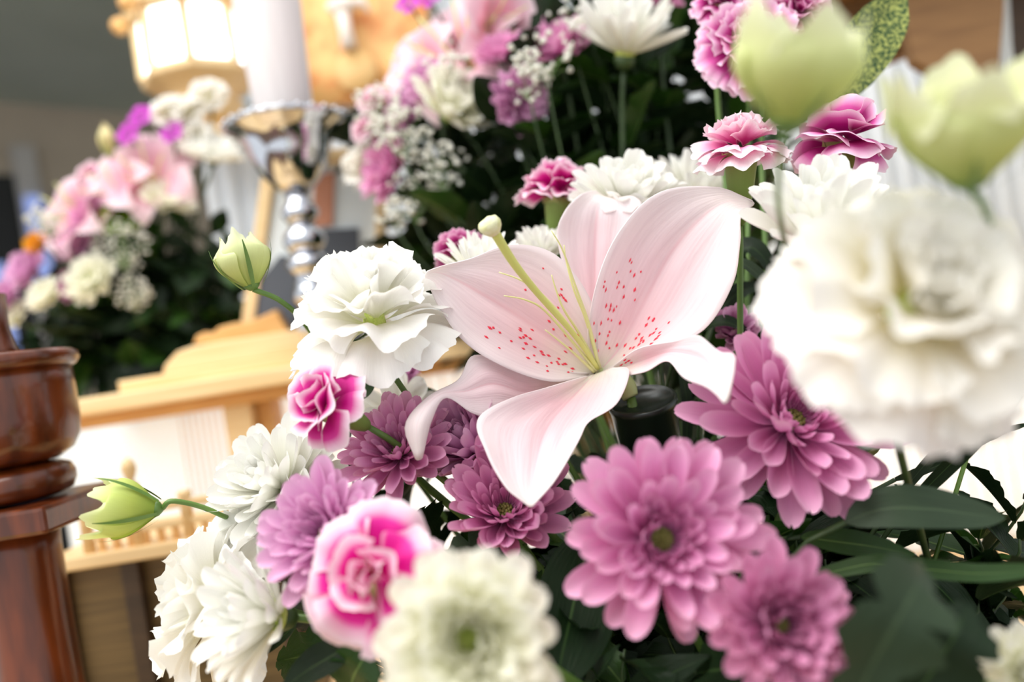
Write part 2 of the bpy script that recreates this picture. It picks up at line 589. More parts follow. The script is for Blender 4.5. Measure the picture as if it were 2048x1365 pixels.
def mum(name, label, cat, c, axis, diam, mat, disc, rings, group=None, width=0.34, cup=0.35, curl=0.25, spin=0.0, end=None, jitter=0.12,
        disc_r=0.17, joined=False, stem_r=0.0022, leafy=0, flat=0.0, seed=0, calyx=True):
    """rings: (count, elevation deg, relative length, base radius rel)"""
    r = random.Random(hash_(label) + seed)
    c = Vector(c)
    axis = Vector(axis).normalized()
    Rr = diam / 2
    end = end or foot(c)
    root = thing(name, end, label, cat, group)
    Mf = frame(c, axis, spin)
    jb = MB()
    for k, (n, el, ln, r0) in enumerate(rings):
        off = r.uniform(0, 6.28)
        for i in range(n):
            az = off + 2 * PI * (i + r.uniform(-.28, .28)) / n
            e = math.radians(el + r.uniform(-1, 1) * jitter * 60)
            s = Rr * ln * (1 + r.uniform(-jitter, jitter))
            var = r.randrange(3)
            cv = curl * (1.0 if k < 2 else 1.3) + (0.12 if var == 1 else 0)
            me = mum_petal(mat, width, cup, round(cv, 3), var)
            M = ring_mat(Mf, az, e, Rr * r0, Rr * (0.02 + 0.035 * k), s, r.uniform(-.25, .25))
            if joined:
                uvd = me.uv_layers[0].data
                vs = [M @ v.co for v in me.vertices]
                uv = [(0, 0)] * len(vs)
                for p in me.polygons:
                    for li, vi in zip(p.loop_indices, p.vertices):
                        uv[vi] = tuple(uvd[li].uv)
                jb.add(vs, [tuple(p.vertices) for p in me.polygons], uv)
            else:
                inst('petal', me, root, M)
    if joined:
        jb.build('petals', mat, root, True, 'stuff')
    # centre: domed cushion of tiny florets
    d = MB()
    dr = Rr * disc_r
    for i in range(46):
        q = math.sqrt((i + .5) / 46)
        an = i * 2.39996
        h = dr * 0.7 * (1 - q * q) + Rr * 0.06
        p = Mf @ Vector((dr * q * math.cos(an), dr * q * math.sin(an), h))
        d.ball(p, dr * 0.17, 5, 3)
    d.lathe([(dr * 0.95, 0), (dr * 0.9, Rr * .06), (dr * 0.5, Rr * .06 + dr * .45), (dr * 0.05, Rr * .06 + dr * .6)], 12, Mf)
    d.build('disc_florets', disc, root, True)
    if calyx:
        cb = MB().lathe([(Rr * 0.05, -Rr * 0.24), (Rr * 0.13, -Rr * 0.18), (Rr * 0.18, -Rr * 0.06), (Rr * 0.14, Rr * 0.02)], 12, Mf)
        cb.build('calyx', M_stemd, root, True)
    st = stem_part(root, c - axis * Rr * 0.22, axis, stem_r, end)
    for i in range(leafy):
        me = leaf_mesh(M_leaf, 'lobed', i % 3)
        p = c - axis * (Rr * 0.5 + 0.016 * i) + (end - c).normalized() * 0.012
        ax = (V3(r.uniform(-1, 1), r.uniform(-.6, .5), r.uniform(-.3, .9)))
        M = frame(p, ax, r.uniform(0, 6)) @ Matrix.Rotation(-PI / 2 + .3, 4, 'Y') @ Matrix.Scale(r.uniform(.035, .05), 4)
        inst('leaf', me, root, M)
    return root


def hash_(s):
    h = 7
    for ch in s:
        h = (h * 31 + ord(ch)) % 1000003
    return h


def carnation(label, c, axis, diam, mat, end=None, spin=0.0, group=None, rings=None, joined=False, calyx_len=1.0, seed=0, bold=False, name='carnation', cat='carnation', bend=0.05, tube=0.5):
    """c is the middle of the bloom; the green tube-shaped calyx sits below it along -axis"""
    r = random.Random(hash_(label) + seed)
    c = Vector(c)
    axis = Vector(axis).normalized()
    Rr = diam / 2
    end = end or foot(c)
    root = thing(name, end, label, cat, group)
    Mf = frame(c - axis * Rr * 0.35, axis, spin)
    rings = rings or [(6, 4, 1.0), (6, 22, 0.94), (5, 40, 0.84), (5, 58, 0.7), (4, 74, 0.55)]
    jb = MB()
    for k, (n, el, ln) in enumerate(rings):
        off = r.uniform(0, 6.28)
        for i in range(n):
            az = off + 2 * PI * (i + r.uniform(-.22, .22)) / n
            e = math.radians(el + r.uniform(-9, 9) * (1.6 if bold else 1))
            var = r.randrange(4)
            if bold:
                me = fan_petal(mat, .78 if k < 2 else .95, (.08, .11, .15, .22)[min(k, 3)], 3.0, 0.02, (.08, .14, .22, .3)[min(k, 3)], (.3, .2, .1, 0)[min(k, 3)], var)
            elif k < 2:
                me = fan_petal(mat, 0.62, 0.07, 4.2, 0.05, 0.05, 0.22, var)
            elif k < 4:
                me = fan_petal(mat, 0.7, 0.13, 4.6, 0.06, 0.12, 0.12, var)
            else:
                me = fan_petal(mat, 0.8, 0.22, 5.4, 0.07, 0.2, 0.0, var)
            M = ring_mat(Mf, az, e, Rr * 0.06, Rr * 0.04 * k, Rr * ln * r.uniform(.93, 1.07), r.uniform(-.3, .3))
            if joined:
                bake(jb, me, M)
            else:
                inst('petal', me, root, M)
    if joined:
        jb.build('petals', mat, root, True, 'stuff')
    L = Rr * 1.25 * calyx_len
    a = tube
    cb = MB().lathe([(Rr * 0.07, -L), (Rr * 0.15, -L * .93), (Rr * 0.20, -L * .8), (Rr * 0.28, -L * .5), (Rr * 0.33, -L * .22), (Rr * 0.36, -.05 * Rr), (Rr * .30, -0.03 * Rr), (Rr * .05, -.02 * Rr)], 18, Mf, False)
    cal = cb.build('calyx', M_calyx, root, True)
    tb = MB()
    for i in range(5):
        an = i * 2 * PI / 5
        w2 = 0.5
        ra = Rr * 0.362
        pts = [Mf @ Vector((ra * math.cos(an + q), ra * math.sin(an + q), z)) for q, z in ((-w2, -Rr * .22), (w2, -Rr * .22))]
        tip = Mf @ Vector((ra * 1.10 * math.cos(an), ra * 1.10 * math.sin(an), Rr * 0.0))
        mid = Mf @ Vector((ra * 1.06 * math.cos(an), ra * 1.06 * math.sin(an), -Rr * 0.18))
        tb.add([pts[0], mid, pts[1], tip], [(0, 1, 3), (1, 2, 3)], [(0.6, 0), (0.6, .5), (0.6, 1), (1, .5)])
    tb.build('calyx_teeth', M_calyx, root, True).parent = cal
    stem_part(root, c - axis * (Rr * 0.33 + L), axis, 0.0019, end, bend=bend)
    return root


def bake(jb, me, M):
    uvd = me.uv_layers[0].data
    vs = [M @ v.co for v in me.vertices]
    uv = [(0, 0)] * len(vs)
    for p in me.polygons:
        for li, vi in zip(p.loop_indices, p.vertices):
            uv[vi] = tuple(uvd[li].uv)
    jb.add(vs, [tuple(p.vertices) for p in me.polygons], uv)


def eustoma(label, c, axis, diam, mat, end=None, spin=0.0, rings=None, group=None, joined=False, seed=0, bend=0.05, center=M_discy, serr=0.035, ruf=1.0, sepals=True, stem_mat=None):
    r = random.Random(hash_(label) + seed)
    c = Vector(c)
    axis = Vector(axis).normalized()
    Rr = diam / 2
    end = end or foot(c)
    root = thing('eustoma', end, label, 'eustoma', group)
    Mf = frame(c - axis * Rr * 0.4, axis, spin)
    rings = rings or [(5, 8, 1.0), (5, 26, 0.98), (5, 46, 0.9), (4, 62, 0.75), (4, 76, 0.58)]
    jb = MB()
    for k, (n, el, ln) in enumerate(rings):
        off = r.uniform(0, 6.28)
        for i in range(n):
            az = off + 2 * PI * (i + r.uniform(-.15, .15)) / n
            e = math.radians(el + r.uniform(-7, 7))
            var = r.randrange(4)
            me = fan_petal(mat, 0.72, 0.075 * ruf + 0.02 * k * ruf, 4.5 + k * .4, serr, 0.10 + 0.05 * k, 0.3 - 0.07 * k, var, 12, 28)
            M = ring_mat(Mf, az, e, Rr * 0.05, Rr * 0.05 * k, Rr * ln * r.uniform(.95, 1.06), r.uniform(-.3, .3))
            if joined:
                bake(jb, me, M)
            else:
                inst('petal', me, root, M)
    if joined:
        jb.build('petals', mat, root, True, 'stuff')
    MB().lathe([(Rr * .03, -Rr * .1), (Rr * .14, 0), (Rr * .12, Rr * .2), (Rr * .03, Rr * .32)], 12, Mf).build('ovary', center, root, True)
    if sepals:
        for i in range(5):
            me = leaf_mesh(M_leafb, 'blade', i % 3)
            inst('sepal', me, root, ring_mat(Mf, i * 2 * PI / 5 + .3, math.radians(-12), Rr * .05, -Rr * .06, Rr * .5))
    stem_part(root, c - axis * Rr * 0.5, axis, 0.0018, end, stem_mat, bend=bend)
    return root


def bud(label, c, axis, length, width, end, mat=M_bud, spin=0.0, flare=0.15, path=None, stem_r=0.0016, sep_len=0.8, group=None, close=0.3, tip=0.3, wave=0.03):
    """furled eustoma bud: five wrapped petals with pointed lips"""
    c = Vector(c)
    axis = Vector(axis).normalized()
    root = thing('eustoma_bud', end, label, 'flower bud', group)
    Mf = frame(c - axis * length * 0.5, axis, spin)
    rw = width / 2
    for i in range(6):
        r = random.Random(i + hash_(label))
        a0 = i * 2 * PI / 6
        hi = r.uniform(0.93, 1.1)
        fl = flare * r.uniform(0.3, 1.3)

        ph = r.uniform(0, 6)

        def fn(u, v):
            s = (v - .5) * 2
            prof = (0.20 + 0.82 * math.sin(PI / 2 * min(1, u / .58)) ** 1.1) * (1 - close * sstep(.6, 1.05, u))
            top = sstep(.55, 1.0, u)
            rad = rw * prof * (0.92 + 0.09 * s * (1 - top) + 0.05 * math.sin(3.1 * s + ph) * top) + rw * fl * top * (1 - .5 * abs(s))
            an = a0 + s * 1.1 * (1 - 0.38 * top) + 0.45 * u
            z = length * hi * u * (1 - tip * abs(s) ** 1.4 * top) + length * wave * math.sin(9 * s + ph) * top
            return (rad * math.cos(an), rad * math.sin(an), z)
        vs, fs, uv = grid(fn, 14, 14)
        me = mesh('bud_petal', vs, fs, mat, uv)
        inst('petal', me, root, Mf)
    for i in range(5):
        a0 = i * 2 * PI / 5 + .4

        def fs_(u, v):
            s = (v - .5) * 2
            prof = 0.22 + 0.80 * math.sin(PI * min(1, u * sep_len * 0.62 + 0.02)) ** 0.9
            rad = rw * (prof + 0.07 + (0.25 * u if i % 2 else 0.02))
            an = a0 + s * (0.13 * (1 - u) + 0.01)
            return (rad * math.cos(an), rad * math.sin(an), length * sep_len * u)
        vs, fs, uv = grid(fs_, 10, 2)
        inst('sepal', mesh('sepal', vs, fs, M_stem, uv), root, Mf)
    MB().lathe([(stem_r * 1.1, -length * .05), (rw * .24, 0), (rw * .30, length * .05), (rw * .1, length * .09)], 12, Mf).build('calyx', M_stem, root, True)
    p0 = c - axis * length * 0.53
    if path:
        P = [p0] + list(path) + [end]
        n = len(P)
        pts = [crom([(k, p) for k, p in enumerate(P)], t * (n - 1) / 24) for t in range(25)]
        MB().tube(pts, stem_r, 8).build('stem', M_stem, root, True)
    else:
        stem_part(root, p0, axis, stem_r, end)
    return root


def lily_generic(label, c, axis, diam, end, mat=M_lilyb, spin=0.0, group=None):
    r = random.Random(hash_(label))
    c = Vector(c)
    axis = Vector(axis).normalized()
    Rr = diam / 2
    root = thing('lily', end, label, 'lily', group)
    Mf = frame(c - axis * Rr * 0.5, axis, spin)
    for i in range(6):
        wdt = 0.40 if i % 2 else 0.30

        def fn(u, v):
            s = (v - .5) * 2
            wd = wdt * math.sin(PI * (0.06 + 0.94 * u) ** 0.85) ** 0.8 + 0.01
            x = u * (1 - 0.25 * max(0, u - .5))
            z = 0.62 * u - 0.75 * max(0, u - 0.4) ** 2 * 1.8 + 0.25 * s * s * wd + 0.02 * math.sin(u * 16 + s * 2) * abs(s)
            return (x, s * wd, z)
        me = shared(('lilyg', mat.name, i % 2), lambda: (lambda g: mesh('lily_petal', g[0], g[1], mat, g[2]))(grid(fn, 14, 8)))
        inst('petal', me, root, ring_mat(Mf, i * PI / 3 + r.uniform(-.1, .1), math.radians(r.uniform(0, 14)), 0, 0, Rr * 1.1))
    b = MB()
    for i in range(5):
        an = i * 1.2566 + .2
        b2 = MB().tube([Mf @ Vector((Rr * .05 * math.cos(an), Rr * .05 * math.sin(an), 0)), Mf @ Vector((Rr * .2 * math.cos(an), Rr * .2 * math.sin(an), Rr * .5)), Mf @ Vector((Rr * .38 * math.cos(an), Rr * .38 * math.sin(an), Rr * .85))], Rr * .015, 6)
        b2.build('filament', M_filament, root, True)
    stem_part(root, c - axis * Rr * 0.5, axis, 0.003, end)
    return root


def leaf_thing(label, pts, up, length_w, mat, kind='plain', cat='leaf', name='cut_leaf', group=None, stalk_end=None):
    """one leaf along a path of points: width profile by kind, up = side the face looks to"""
    pts = [Vector(p) for p in pts]
    n = len(pts)
    K = [(k / (n - 1), p) for k, p in enumerate(pts)]
    up = Vector(up).normalized()
    root = thing(name, stalk_end or pts[0], label, cat, group)
    base = root.location.copy()

    def fn(u, v):
        s = (v - .5) * 2
        p = crom(K, u)
        t = (crom(K, min(1, u + .02)) - crom(K, max(0, u - .02))).normalized()
        side = t.cross(up)
        side.normalize()
        nn = side.cross(t)
        if kind == 'lobed':
            wd = math.sin(PI * min(1, u * .96 + .03)) ** .7 * (0.42 + 0.58 * abs(math.sin(PI * 3.2 * u + .5)) ** .7) * (1 + .07 * math.sin(u * 50))
        elif kind == 'strap':
            wd = math.sin(PI * (u * .93 + .05)) ** .35
        else:
            wd = math.sin(PI * u ** .8) ** .85
        wd = wd * length_w + 0.0006
        q = p + side * s * wd + nn * (abs(s) * wd * 0.22 + 0.03 * length_w * math.sin(u * 12) * s)
        return q - base
    vs, fs, uv = grid(fn, 40 if kind == 'lobed' else 16, 8)
    o = bpy.data.objects.new('leaf', mesh('leaf', vs, fs, mat, uv))
    COL.objects.link(o)
    o.parent = root
    if stalk_end is not None:
        d = (pts[0] - pts[1]).normalized()
        L = (stalk_end - pts[0]).length
        MB().tube(bez(pts[0], pts[0] + d * L * .3, stalk_end + Vector((0, 0, L * .3)), stalk_end, 10), 0.0013, 6).build('stem', M_stemd, root, True)
    return root


def sprig(label, base, tip, n, size, kinds, mats, cat='leaf sprig', name='leaf_sprig', group=None, spread=1.0, start=0.25, sr=0.0016, seed=0):
    """leafy shoot: a stem with single leaves along it"""
    r = random.Random(seed * 101 + 17)
    base, tip = Vector(base), Vector(tip)
    root = thing(name, base, label, cat, group)
    L = (tip - base).length
    bend = Vector((r.uniform(-1, 1), r.uniform(-1, 1), 0)) * L * 0.12
    pts = bez(base, base + Vector((0, 0, L * .35)) + bend, tip - Vector((0, 0, L * .2)) + bend, tip, 10)
    MB().tube(pts, [sr * (1.3 - .09 * k) for k in range(11)], 6).build('stem', M_stemd, root, True)
    K = [(k / 10, p) for k, p in enumerate(pts)]
    for i in range(n):
        t = start + (1 - start) * (i + .5) / n
        p = crom(K, t)
        tan = (crom(K, min(1, t + .05)) - crom(K, max(0, t - .05))).normalized()
        me = leaf_mesh(r.choice(mats), r.choice(kinds), r.randrange(3))
        Mf = frame(p, tan, i * 2.4 + r.uniform(-.4, .4))
        inst('leaf', me, root, ring_mat(Mf, 0, math.radians(r.uniform(5, 50)), 0, 0, size * r.uniform(.7, 1.15), r.uniform(-.6, .6)))
    return root


# ------------------------------------------------------------------ the room
M_ceil = plain('ceiling_paint', (182, 198, 190), 0.9, noise_c=(174, 190, 182), scale=3)
M_wall = plain('wall_paint', (186, 174, 156), 0.9, noise_c=(176, 164, 148), scale=3)
M_trimw = plain('door_frame_paint', (186, 184, 180), 0.6, noise_c=(176, 174, 172), scale=5)
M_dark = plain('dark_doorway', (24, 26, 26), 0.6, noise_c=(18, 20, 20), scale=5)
M_day = plain('daylight_glass', (150, 170, 230), 0.3, emit=(150, 170, 235), estr=0.5)
M_wood = plain('pale_cypress', (240, 210, 160), 0.5, noise_c=(230, 194, 138), scale=14, stretch=(0.6, 6, 14), coat=0.15)
M_woodo = plain('orange_cypress', (230, 180, 112), 0.5, noise_c=(218, 162, 94), scale=20, stretch=(1, 5, 8))
M_woodb = plain('brown_board', (142, 104, 62), 0.6, noise_c=(126, 90, 52), scale=10, stretch=(1, 3, 9))
M_woodd = plain('dark_brown_board', (74, 54, 34), 0.6, noise_c=(58, 42, 26), scale=10, stretch=(1, 3, 9))
M_woodg = plain('weathered_box_wood', (120, 96, 56), 0.6, noise_c=(92, 72, 40), scale=16, stretch=(0.5, 4, 22))
M_lacq = plain('red_brown_lacquer', (112, 50, 14), 0.3, noise_c=(72, 28, 6), scale=16, stretch=(5, 5, 0.8), coat=0.5, spec=0.4)
M_table = plain('table_wood', (240, 206, 150), 0.45, noise_c=(232, 192, 130), scale=9, stretch=(0.6, 7, 4), coat=0.2)
M_cloth = plain('white_curtain_cloth', (238, 242, 246), 0.9, noise_c=(228, 234, 240), scale=5, transl=0.2)
M_panel = plain('white_panel', (238, 242, 244), 0.8, noise_c=(230, 236, 238), scale=4, transl=0.5)
M_cord = plain('tan_cord', (232, 198, 164), 0.7, noise_c=(222, 184, 146), scale=40)
M_chrome = plain('polished_silver', (214, 216, 222), 0.07, 1.0, noise_c=(204, 206, 214), scale=60)
M_candle = plain('candle_wax', (236, 228, 226), 0.55, noise_c=(230, 221, 219), scale=8, stretch=(30, 30, 0.5), transl=0.1)
M_lamp = plain('lamp_panel', (250, 252, 255), 0.5, emit=(212, 238, 255), estr=3.0)
M_gold = plain('gold_brocade', (226, 178, 112), 0.6, noise_c=(214, 118, 60), scale=26, lo=0.45, hi=0.72)
M_tan = plain('tan_medallion', (222, 182, 122), 0.6, noise_c=(212, 170, 106), scale=30)
M_tassel = plain('white_tassel', (236, 224, 214), 0.8, noise_c=(222, 208, 196), scale=80)
M_mat = plain('portrait_paper', (240, 246, 246), 0.6, noise_c=(232, 240, 242), scale=6)
M_suit = plain('portrait_grey', (84, 88, 96), 0.6, noise_c=(76, 80, 88), scale=6)
M_skin = plain('portrait_warm_tone', (214, 150, 120), 0.6, noise_c=(206, 140, 110), scale=6)
M_tube = plain('dark_green_plastic', (26, 36, 28), 0.3, noise_c=(20, 28, 22), scale=30)
M_pot = plain('dark_green_holder', (30, 44, 32), 0.6, noise_c=(22, 34, 24), scale=20)
M_foam = plain('floral_foam', (40, 66, 38), 0.95, noise_c=(30, 54, 30), scale=60)


def struct(name, mb, mat, bevel=0.0, parent=None):
    o = mb.build(name, mat, parent, bevel=bevel)
    if parent is None:
        o['kind'] = 'structure'
    return o


# yawed wall at far left, meeting the ceiling at 2.6 m
wa, wb = Vector((-2.0, 3.4, 0)), Vector((-1.59, 3.8, 0))
wd_ = (wb - wa).normalized()
rotw = Matrix.Rotation(math.atan2(wd_.y, wd_.x), 3, 'Z')
nrm = Vector((wd_.y, -wd_.x, 0))
struct('wall_left', MB().box(wa + wd_ * 0.6 - nrm * 0.05 + Vector((0, 0, 1.3)), (4.4, 0.1, 2.6), rotw), M_wall)
struct('ceiling', MB().box((0, 3.4, 2.65), (9, 4.4, 0.1)), M_ceil)
struct('wall_back', MB().box((2.6, 4.6, 1.3), (6.0, 0.1, 2.6)), M_wall)
struct('floor', MB().box((0, 1.6, -0.05), (8, 7, 0.1)), plain('floor_boards', (120, 84, 52), 0.5, noise_c=(100, 68, 40), scale=6, stretch=(1, 8, 1)))


def on_wall(px, py):
    """where the ray of that spot meets the yawed wall"""
    d = W(px, py, 1.0) - CAM
    t = ((wa - CAM).dot(nrm)) / d.dot(nrm)
    return CAM + d * t


pd = on_wall(20, 420)
s0 = (pd - wa).dot(wd_)
dr = thing('door_1', Vector((pd.x, pd.y, 0)), 'dark doorway with pale frame and blue daylight pane at the far wall', 'door', kind='structure')


def wall_box(x0, x1, z0, z1, out, th):
    c = wa + wd_ * (s0 + (x0 + x1) / 2) + nrm * (out + th / 2) + Vector((0, 0, (z0 + z1) / 2))
    return MB().box(c, (x1 - x0, th, z1 - z0), rotw)


wall_box(-0.75, 0.03, 0.0, 2.28, 0.002, 0.02).build('opening', M_dark, dr)
wall_box(0.03, 0.115, 0.0, 2.4, 0.002, 0.05).build('frame', M_trimw, dr)
wall_box(0.045, 0.105, on_wall(45, 580).z, on_wall(45, 400).z, 0.055, 0.02).build('pane', M_day, dr)
wall_box(-0.17, -0.06, 1.2, 1.9, 0.025, 0.02).build('pane', M_day, dr)

# ------------------------------------------------------------------ table and altar
tb = thing('offering_table', (0, 0.9, 0.0), 'pale wooden table carrying the front flowers and the small shrine rail', 'table')
MB().box((0.15, 0.95, 0.875), (2.3, 1.42, 0.05)).build('table_top', M_table, tb, bevel=0.004)
for sx in (-0.93, 1.23):
    for sy in (0.3, 1.6):
        MB().box((sx, sy, 0.425), (0.07, 0.07, 0.85)).build('leg', M_table, tb)

AY = 0.85
al = thing('altar', (0.2, 1.05, 0.9), 'pale cypress altar shelf with stepped cornice across the scene', 'altar')
X = lambda px, py, d: W(px, py, d).x
Z = lambda px, py, d: W(px, py, d).z
xl, xr = X(70, 815, AY), 1.15
zt = Z(141, 801, AY)
zm = Z(141, 838, AY)
zb = Z(141, 866, AY)
MB().box(((xl + xr) / 2, AY + 0.27, (zt + zm) / 2), (xr - xl, 0.54, zt - zm)).build('cornice', M_wood, al, bevel=0.003)
MB().box(((xl + xr) / 2, AY + 0.275, (zm + zb) / 2), (xr - xl - 0.02, 0.49, zm - zb)).build('fascia', M_woodo, al, bevel=0.003)
x2 = X(236, 775, .94)
z2 = Z(300, 753, .94)
MB().box(((x2 + 0.05) / 2, 1.0, (z2 + zt) / 2), (0.05 - x2, 0.12, z2 - zt)).build('lower_step', M_wood, al, bevel=0.002)
SY = .95
x3 = X(322, 735, SY)
z3 = Z(400, 690, SY)
x3r = X(600, 680, SY)
MB().prism([(x3, z2), (x3 + 0.004, z2 + 0.010), (X(352, 701, SY), z2 + 0.024), (X(384, 684, SY), z3), (x3r, z3), (x3r + .015, z2)], SY, 1.055).build('upper_step', M_wood, al, bevel=0.002)
sc = [(X(px, py, .955), Z(px, py, .955)) for px, py in ((386, 688), (392, 672), (410, 664), (424, 668), (436, 655), (462, 648), (500, 642), (530, 630), (552, 620), (562, 640), (578, 668), (590, 690))]
MB().prism(sc, .955, .975).build('scroll_carving', M_woodo, al, bevel=0.002)
for px, wpx, mt in ((475, 58, M_wood), (1180, 58, M_wood)):
    xx = X(px, 900, AY + .02)
    MB().box((xx, AY + 0.06, (zb + 0.9) / 2), (wpx * AY / FPX, 0.05, zb - 0.9)).build('post', mt, al, bevel=0.002)
    MB().box((xx + wpx * AY / FPX * 0.8, AY + 0.075, (zb + 0.9) / 2), (wpx * AY / FPX * 0.55, 0.04, zb - 0.9)).build('post', M_woodo, al, bevel=0.002)
MB().box((0.3, AY + 0.54, 1.06), (1.8, 0.03, 0.32)).build('rear_panel', M_woodo, al)
# white sheet with hanging cords below the shelf
bl = thing('cord_blind', (0.2, AY + 0.16, 0.9), 'white sheet hung with fine vertical tan cords under the altar shelf', 'blind')
MB().box((0.27, AY + 0.175, (0.90 + zb) / 2), (1.74, 0.006, zb - 0.90)).build('sheet', M_panel, bl)
cm = MB().tube([(0, 0, 0), (0, 0, zb - 0.9)], 0.0007, 5)
cme = mesh('cord', cm.v, cm.f, M_cord, cm.u)
x = X(372, 950, AY + .16)
while x < 1.1:
    inst('cord', cme, bl, Matrix.Translation((x, AY + 0.167, 0.9)))
    x += 0.0082 if x < X(520, 950, 1.0) else 0.0185

# bright curtain behind the altar
def curt(u, v):
    x_ = -0.50 + 1.85 * u
    return (x_, 1.42 + 0.010 * math.sin(x_ * 2 * PI / 0.034) + 0.006 * math.sin(x_ * 31), 1.264 + 1.1 * v)
g = grid(curt, 330, 2)
cu = bpy.data.objects.new('pleated_curtain', mesh('pleated_curtain', g[0], g[1], M_cloth, g[2]))
COL.objects.link(cu)
tag(cu, 'white pleated curtain hanging brightly lit behind the altar', 'curtain')

# boards of the canopy at upper right
cb = thing('altar_canopy', (0.5, 0.9, 1.6), 'brown wooden canopy boards at the top right corner of the altar', 'canopy')
def poly(pts, d):
    return [(X(a, b, d), Z(a, b, d)) for a, b in pts]
MB().prism(poly([(1803, -60), (2012, -60), (2008, 30), (1996, 160), (1923, 174), (1832, 122), (1812, 40)], 0.92), 0.92, 0.94).build('valance_board', M_woodb, cb, bevel=0.001)
MB().prism(poly([(1640, -60), (1840, -60), (1840, 100), (1715, 146), (1660, 30)], 1.02), 1.02, 1.05).build('rear_board', M_woodb, cb, bevel=0.001)
MB().prism(poly([(2006, -60), (2100, -60), (2100, 214), (2036, 212), (2012, 40)], 1.0), 1.0, 1.03).build('side_board', M_woodd, cb, bevel=0.001)
MB().prism(poly([(1992, 20), (2002, -60), (2016, -60), (2024, 90), (2038, 210), (2020, 216), (2006, 160)], 0.96), 0.96, 0.965).build('pale_strip', M_panel, cb)
MB().tube([W(1905, -50, 1.08), W(1905, -400, 1.08)], 0.02, 8).build('hanger', M_woodd, cb)
MB().box(W(1905, -60, 0.98), (0.36, 0.22, 0.012)).build('top_board', M_woodb, cb)

# ------------------------------------------------------------------ turned lacquered post at left
PD = 0.55
k = PD / FPX
pc = W(0, 850, PD)
po = thing('turned_post', (pc.x, pc.y, 0.9), 'glossy red-brown turned wooden post at the left edge', 'post')
zz = lambda dy: pc.z - dy * k
def lp(prof):
    return MB().lathe([(r * k, zz(y)) for r, y in prof][::-1], 48, Matrix.Translation((pc.x, pc.y, 0)))
lp([(45, -260), (42, -190), (50, -150), (60, -128)]).build('finial', M_lacq, po, True)
lp([(20, -134), (146, -134), (156, -128), (158, -116), (150, -104), (142, -100), (20, -100)]).build('rim', M_lacq, po, True)
lp([(142, -101), (143, -60), (143, 0), (138, 40), (124, 66), (98, 82), (60, 84)]).build('bowl', M_lacq, po, True)
lp([(60, 82), (92, 88), (112, 96), (120, 112), (120, 128), (112, 146), (90, 154), (30, 156)]).build('ring', M_lacq, po, True)
MB().box((pc.x, pc.y, zz(184)), (300 * k, 300 * k, 52 * k)).build('square_plate', M_lacq, po, bevel=0.003)
lp([(76, 208), (74, 260), (74, 420), (78, 600), (90, 900), (120, (pc.z - 0.9) / k)]).build('shaft', M_lacq, po, True)

# ------------------------------------------------------------------ small shrine rail on the table
SD = 0.66
ks = SD / FPX
P0 = W(300, 1100, SD)
sr = thing('shrine_rail', (P0.x, SD + .05, 0.9), 'small pale wooden balustrade platform standing behind the white flowers', 'balustrade')
zp = P0.z
MB().box((P0.x + .005, SD + .095, zp - 0.006), (0.22, 0.15, 0.012)).build('platform', M_wood, sr, bevel=0.002)
MB().box((P0.x - .005, SD + .10, (zp - 0.012 + 0.975) / 2), (0.24, 0.12, zp - 0.012 - 0.975)).build('body', M_woodg, sr)
for dx in (-0.10, -0.035, 0.03, 0.095):
    MB().box((P0.x + dx, SD + .035, (zp - .012 + .975) / 2), (0.016, 0.012, zp - 0.987)).build('leg', M_woodd, sr, bevel=0.002)
MB().box((P0.x - .02, SD + .09, 0.9375), (0.20, 0.17, 0.075)).build('base_box', M_woodg, sr, bevel=0.002)
for i in range(3):
    MB().box((P0.x - .02, SD + .003, 0.911 + i * 0.025), (0.194, 0.006, 0.021)).build('board', M_woodg, sr, bevel=0.001)
for dx, tall in ((-0.066, .55), (-0.022, 1.0), (0.022, .55), (0.058, .55), (0.09, .55)):
    q = Vector((P0.x + dx, SD + .03, zp))
    prof = [(0.005, 0), (0.005, .046), (.0062, .048), (.0062, .052), (.0025, .056), (.0045, .060), (.0062, .066), (.005, .072), (.001, .076)] if tall == 1 else [(0.005, 0), (0.005, .034), (.006, .036), (.006, .040), (.002, .041)]
    MB().lathe(prof, 14, Matrix.Translation(q)).build('baluster', M_wood, sr, True)
MB().box((P0.x + .015, SD + .03, zp + .030), (0.17, 0.008, 0.007)).build('hand_rail', M_wood, sr, bevel=0.001)
MB().box((P0.x + .015, SD + .03, zp + .014), (0.17, 0.006, 0.006)).build('lower_rail', M_wood, sr, bevel=0.001)
for i in range(12):
    MB().box((P0.x - .055 + .013 * i, SD + .03, zp + .008), (0.005, 0.004, 0.016)).build('spindle', M_woodo, sr)

# ------------------------------------------------------------------ silver candle stand and candle
CD = 0.90
kc = CD / FPX
cc = W(572, 246, CD)
cs = thing('candle_stand', (cc.x, cc.y, zt), 'polished silver turned candlestick with flared cup on the altar shelf', 'candlestick')
H = cc.z - zt
def cl(prof):
    return MB().lathe([(r * kc, cc.z - y * kc) for r, y in prof][::-1], 48, Matrix.Translation((cc.x, cc.y, 0)))
cl([(60, 2), (118, 0), (124, 4), (118, 12), (98, 22), (86, 38), (78, 66), (64, 100), (42, 126), (26, 140)]).build('cup', M_chrome, cs, True)
for i in range(28):
    an = i * 2 * PI / 28
    MB().ball((cc.x + 122 * kc * math.cos(an), cc.y + 122 * kc * math.sin(an), cc.z - 3 * kc), 5 * kc, 8, 6).build('rim_bead', M_chrome, cs, True)
cl([(26, 139), (22, 160), (34, 172), (38, 184), (30, 198), (24, 204)]).build('knop', M_chrome, cs, True)
cl([(24, 203), (28, 214), (40, 226), (43, 242), (36, 256), (27, 264)]).build('knop', M_chrome, cs, True)
cl([(27, 263), (40, 276), (44, 288), (34, 300), (26, 312), (36, 334), (40, 350), (30, 366)]).build('knop', M_chrome, cs, True)
hb = H / kc
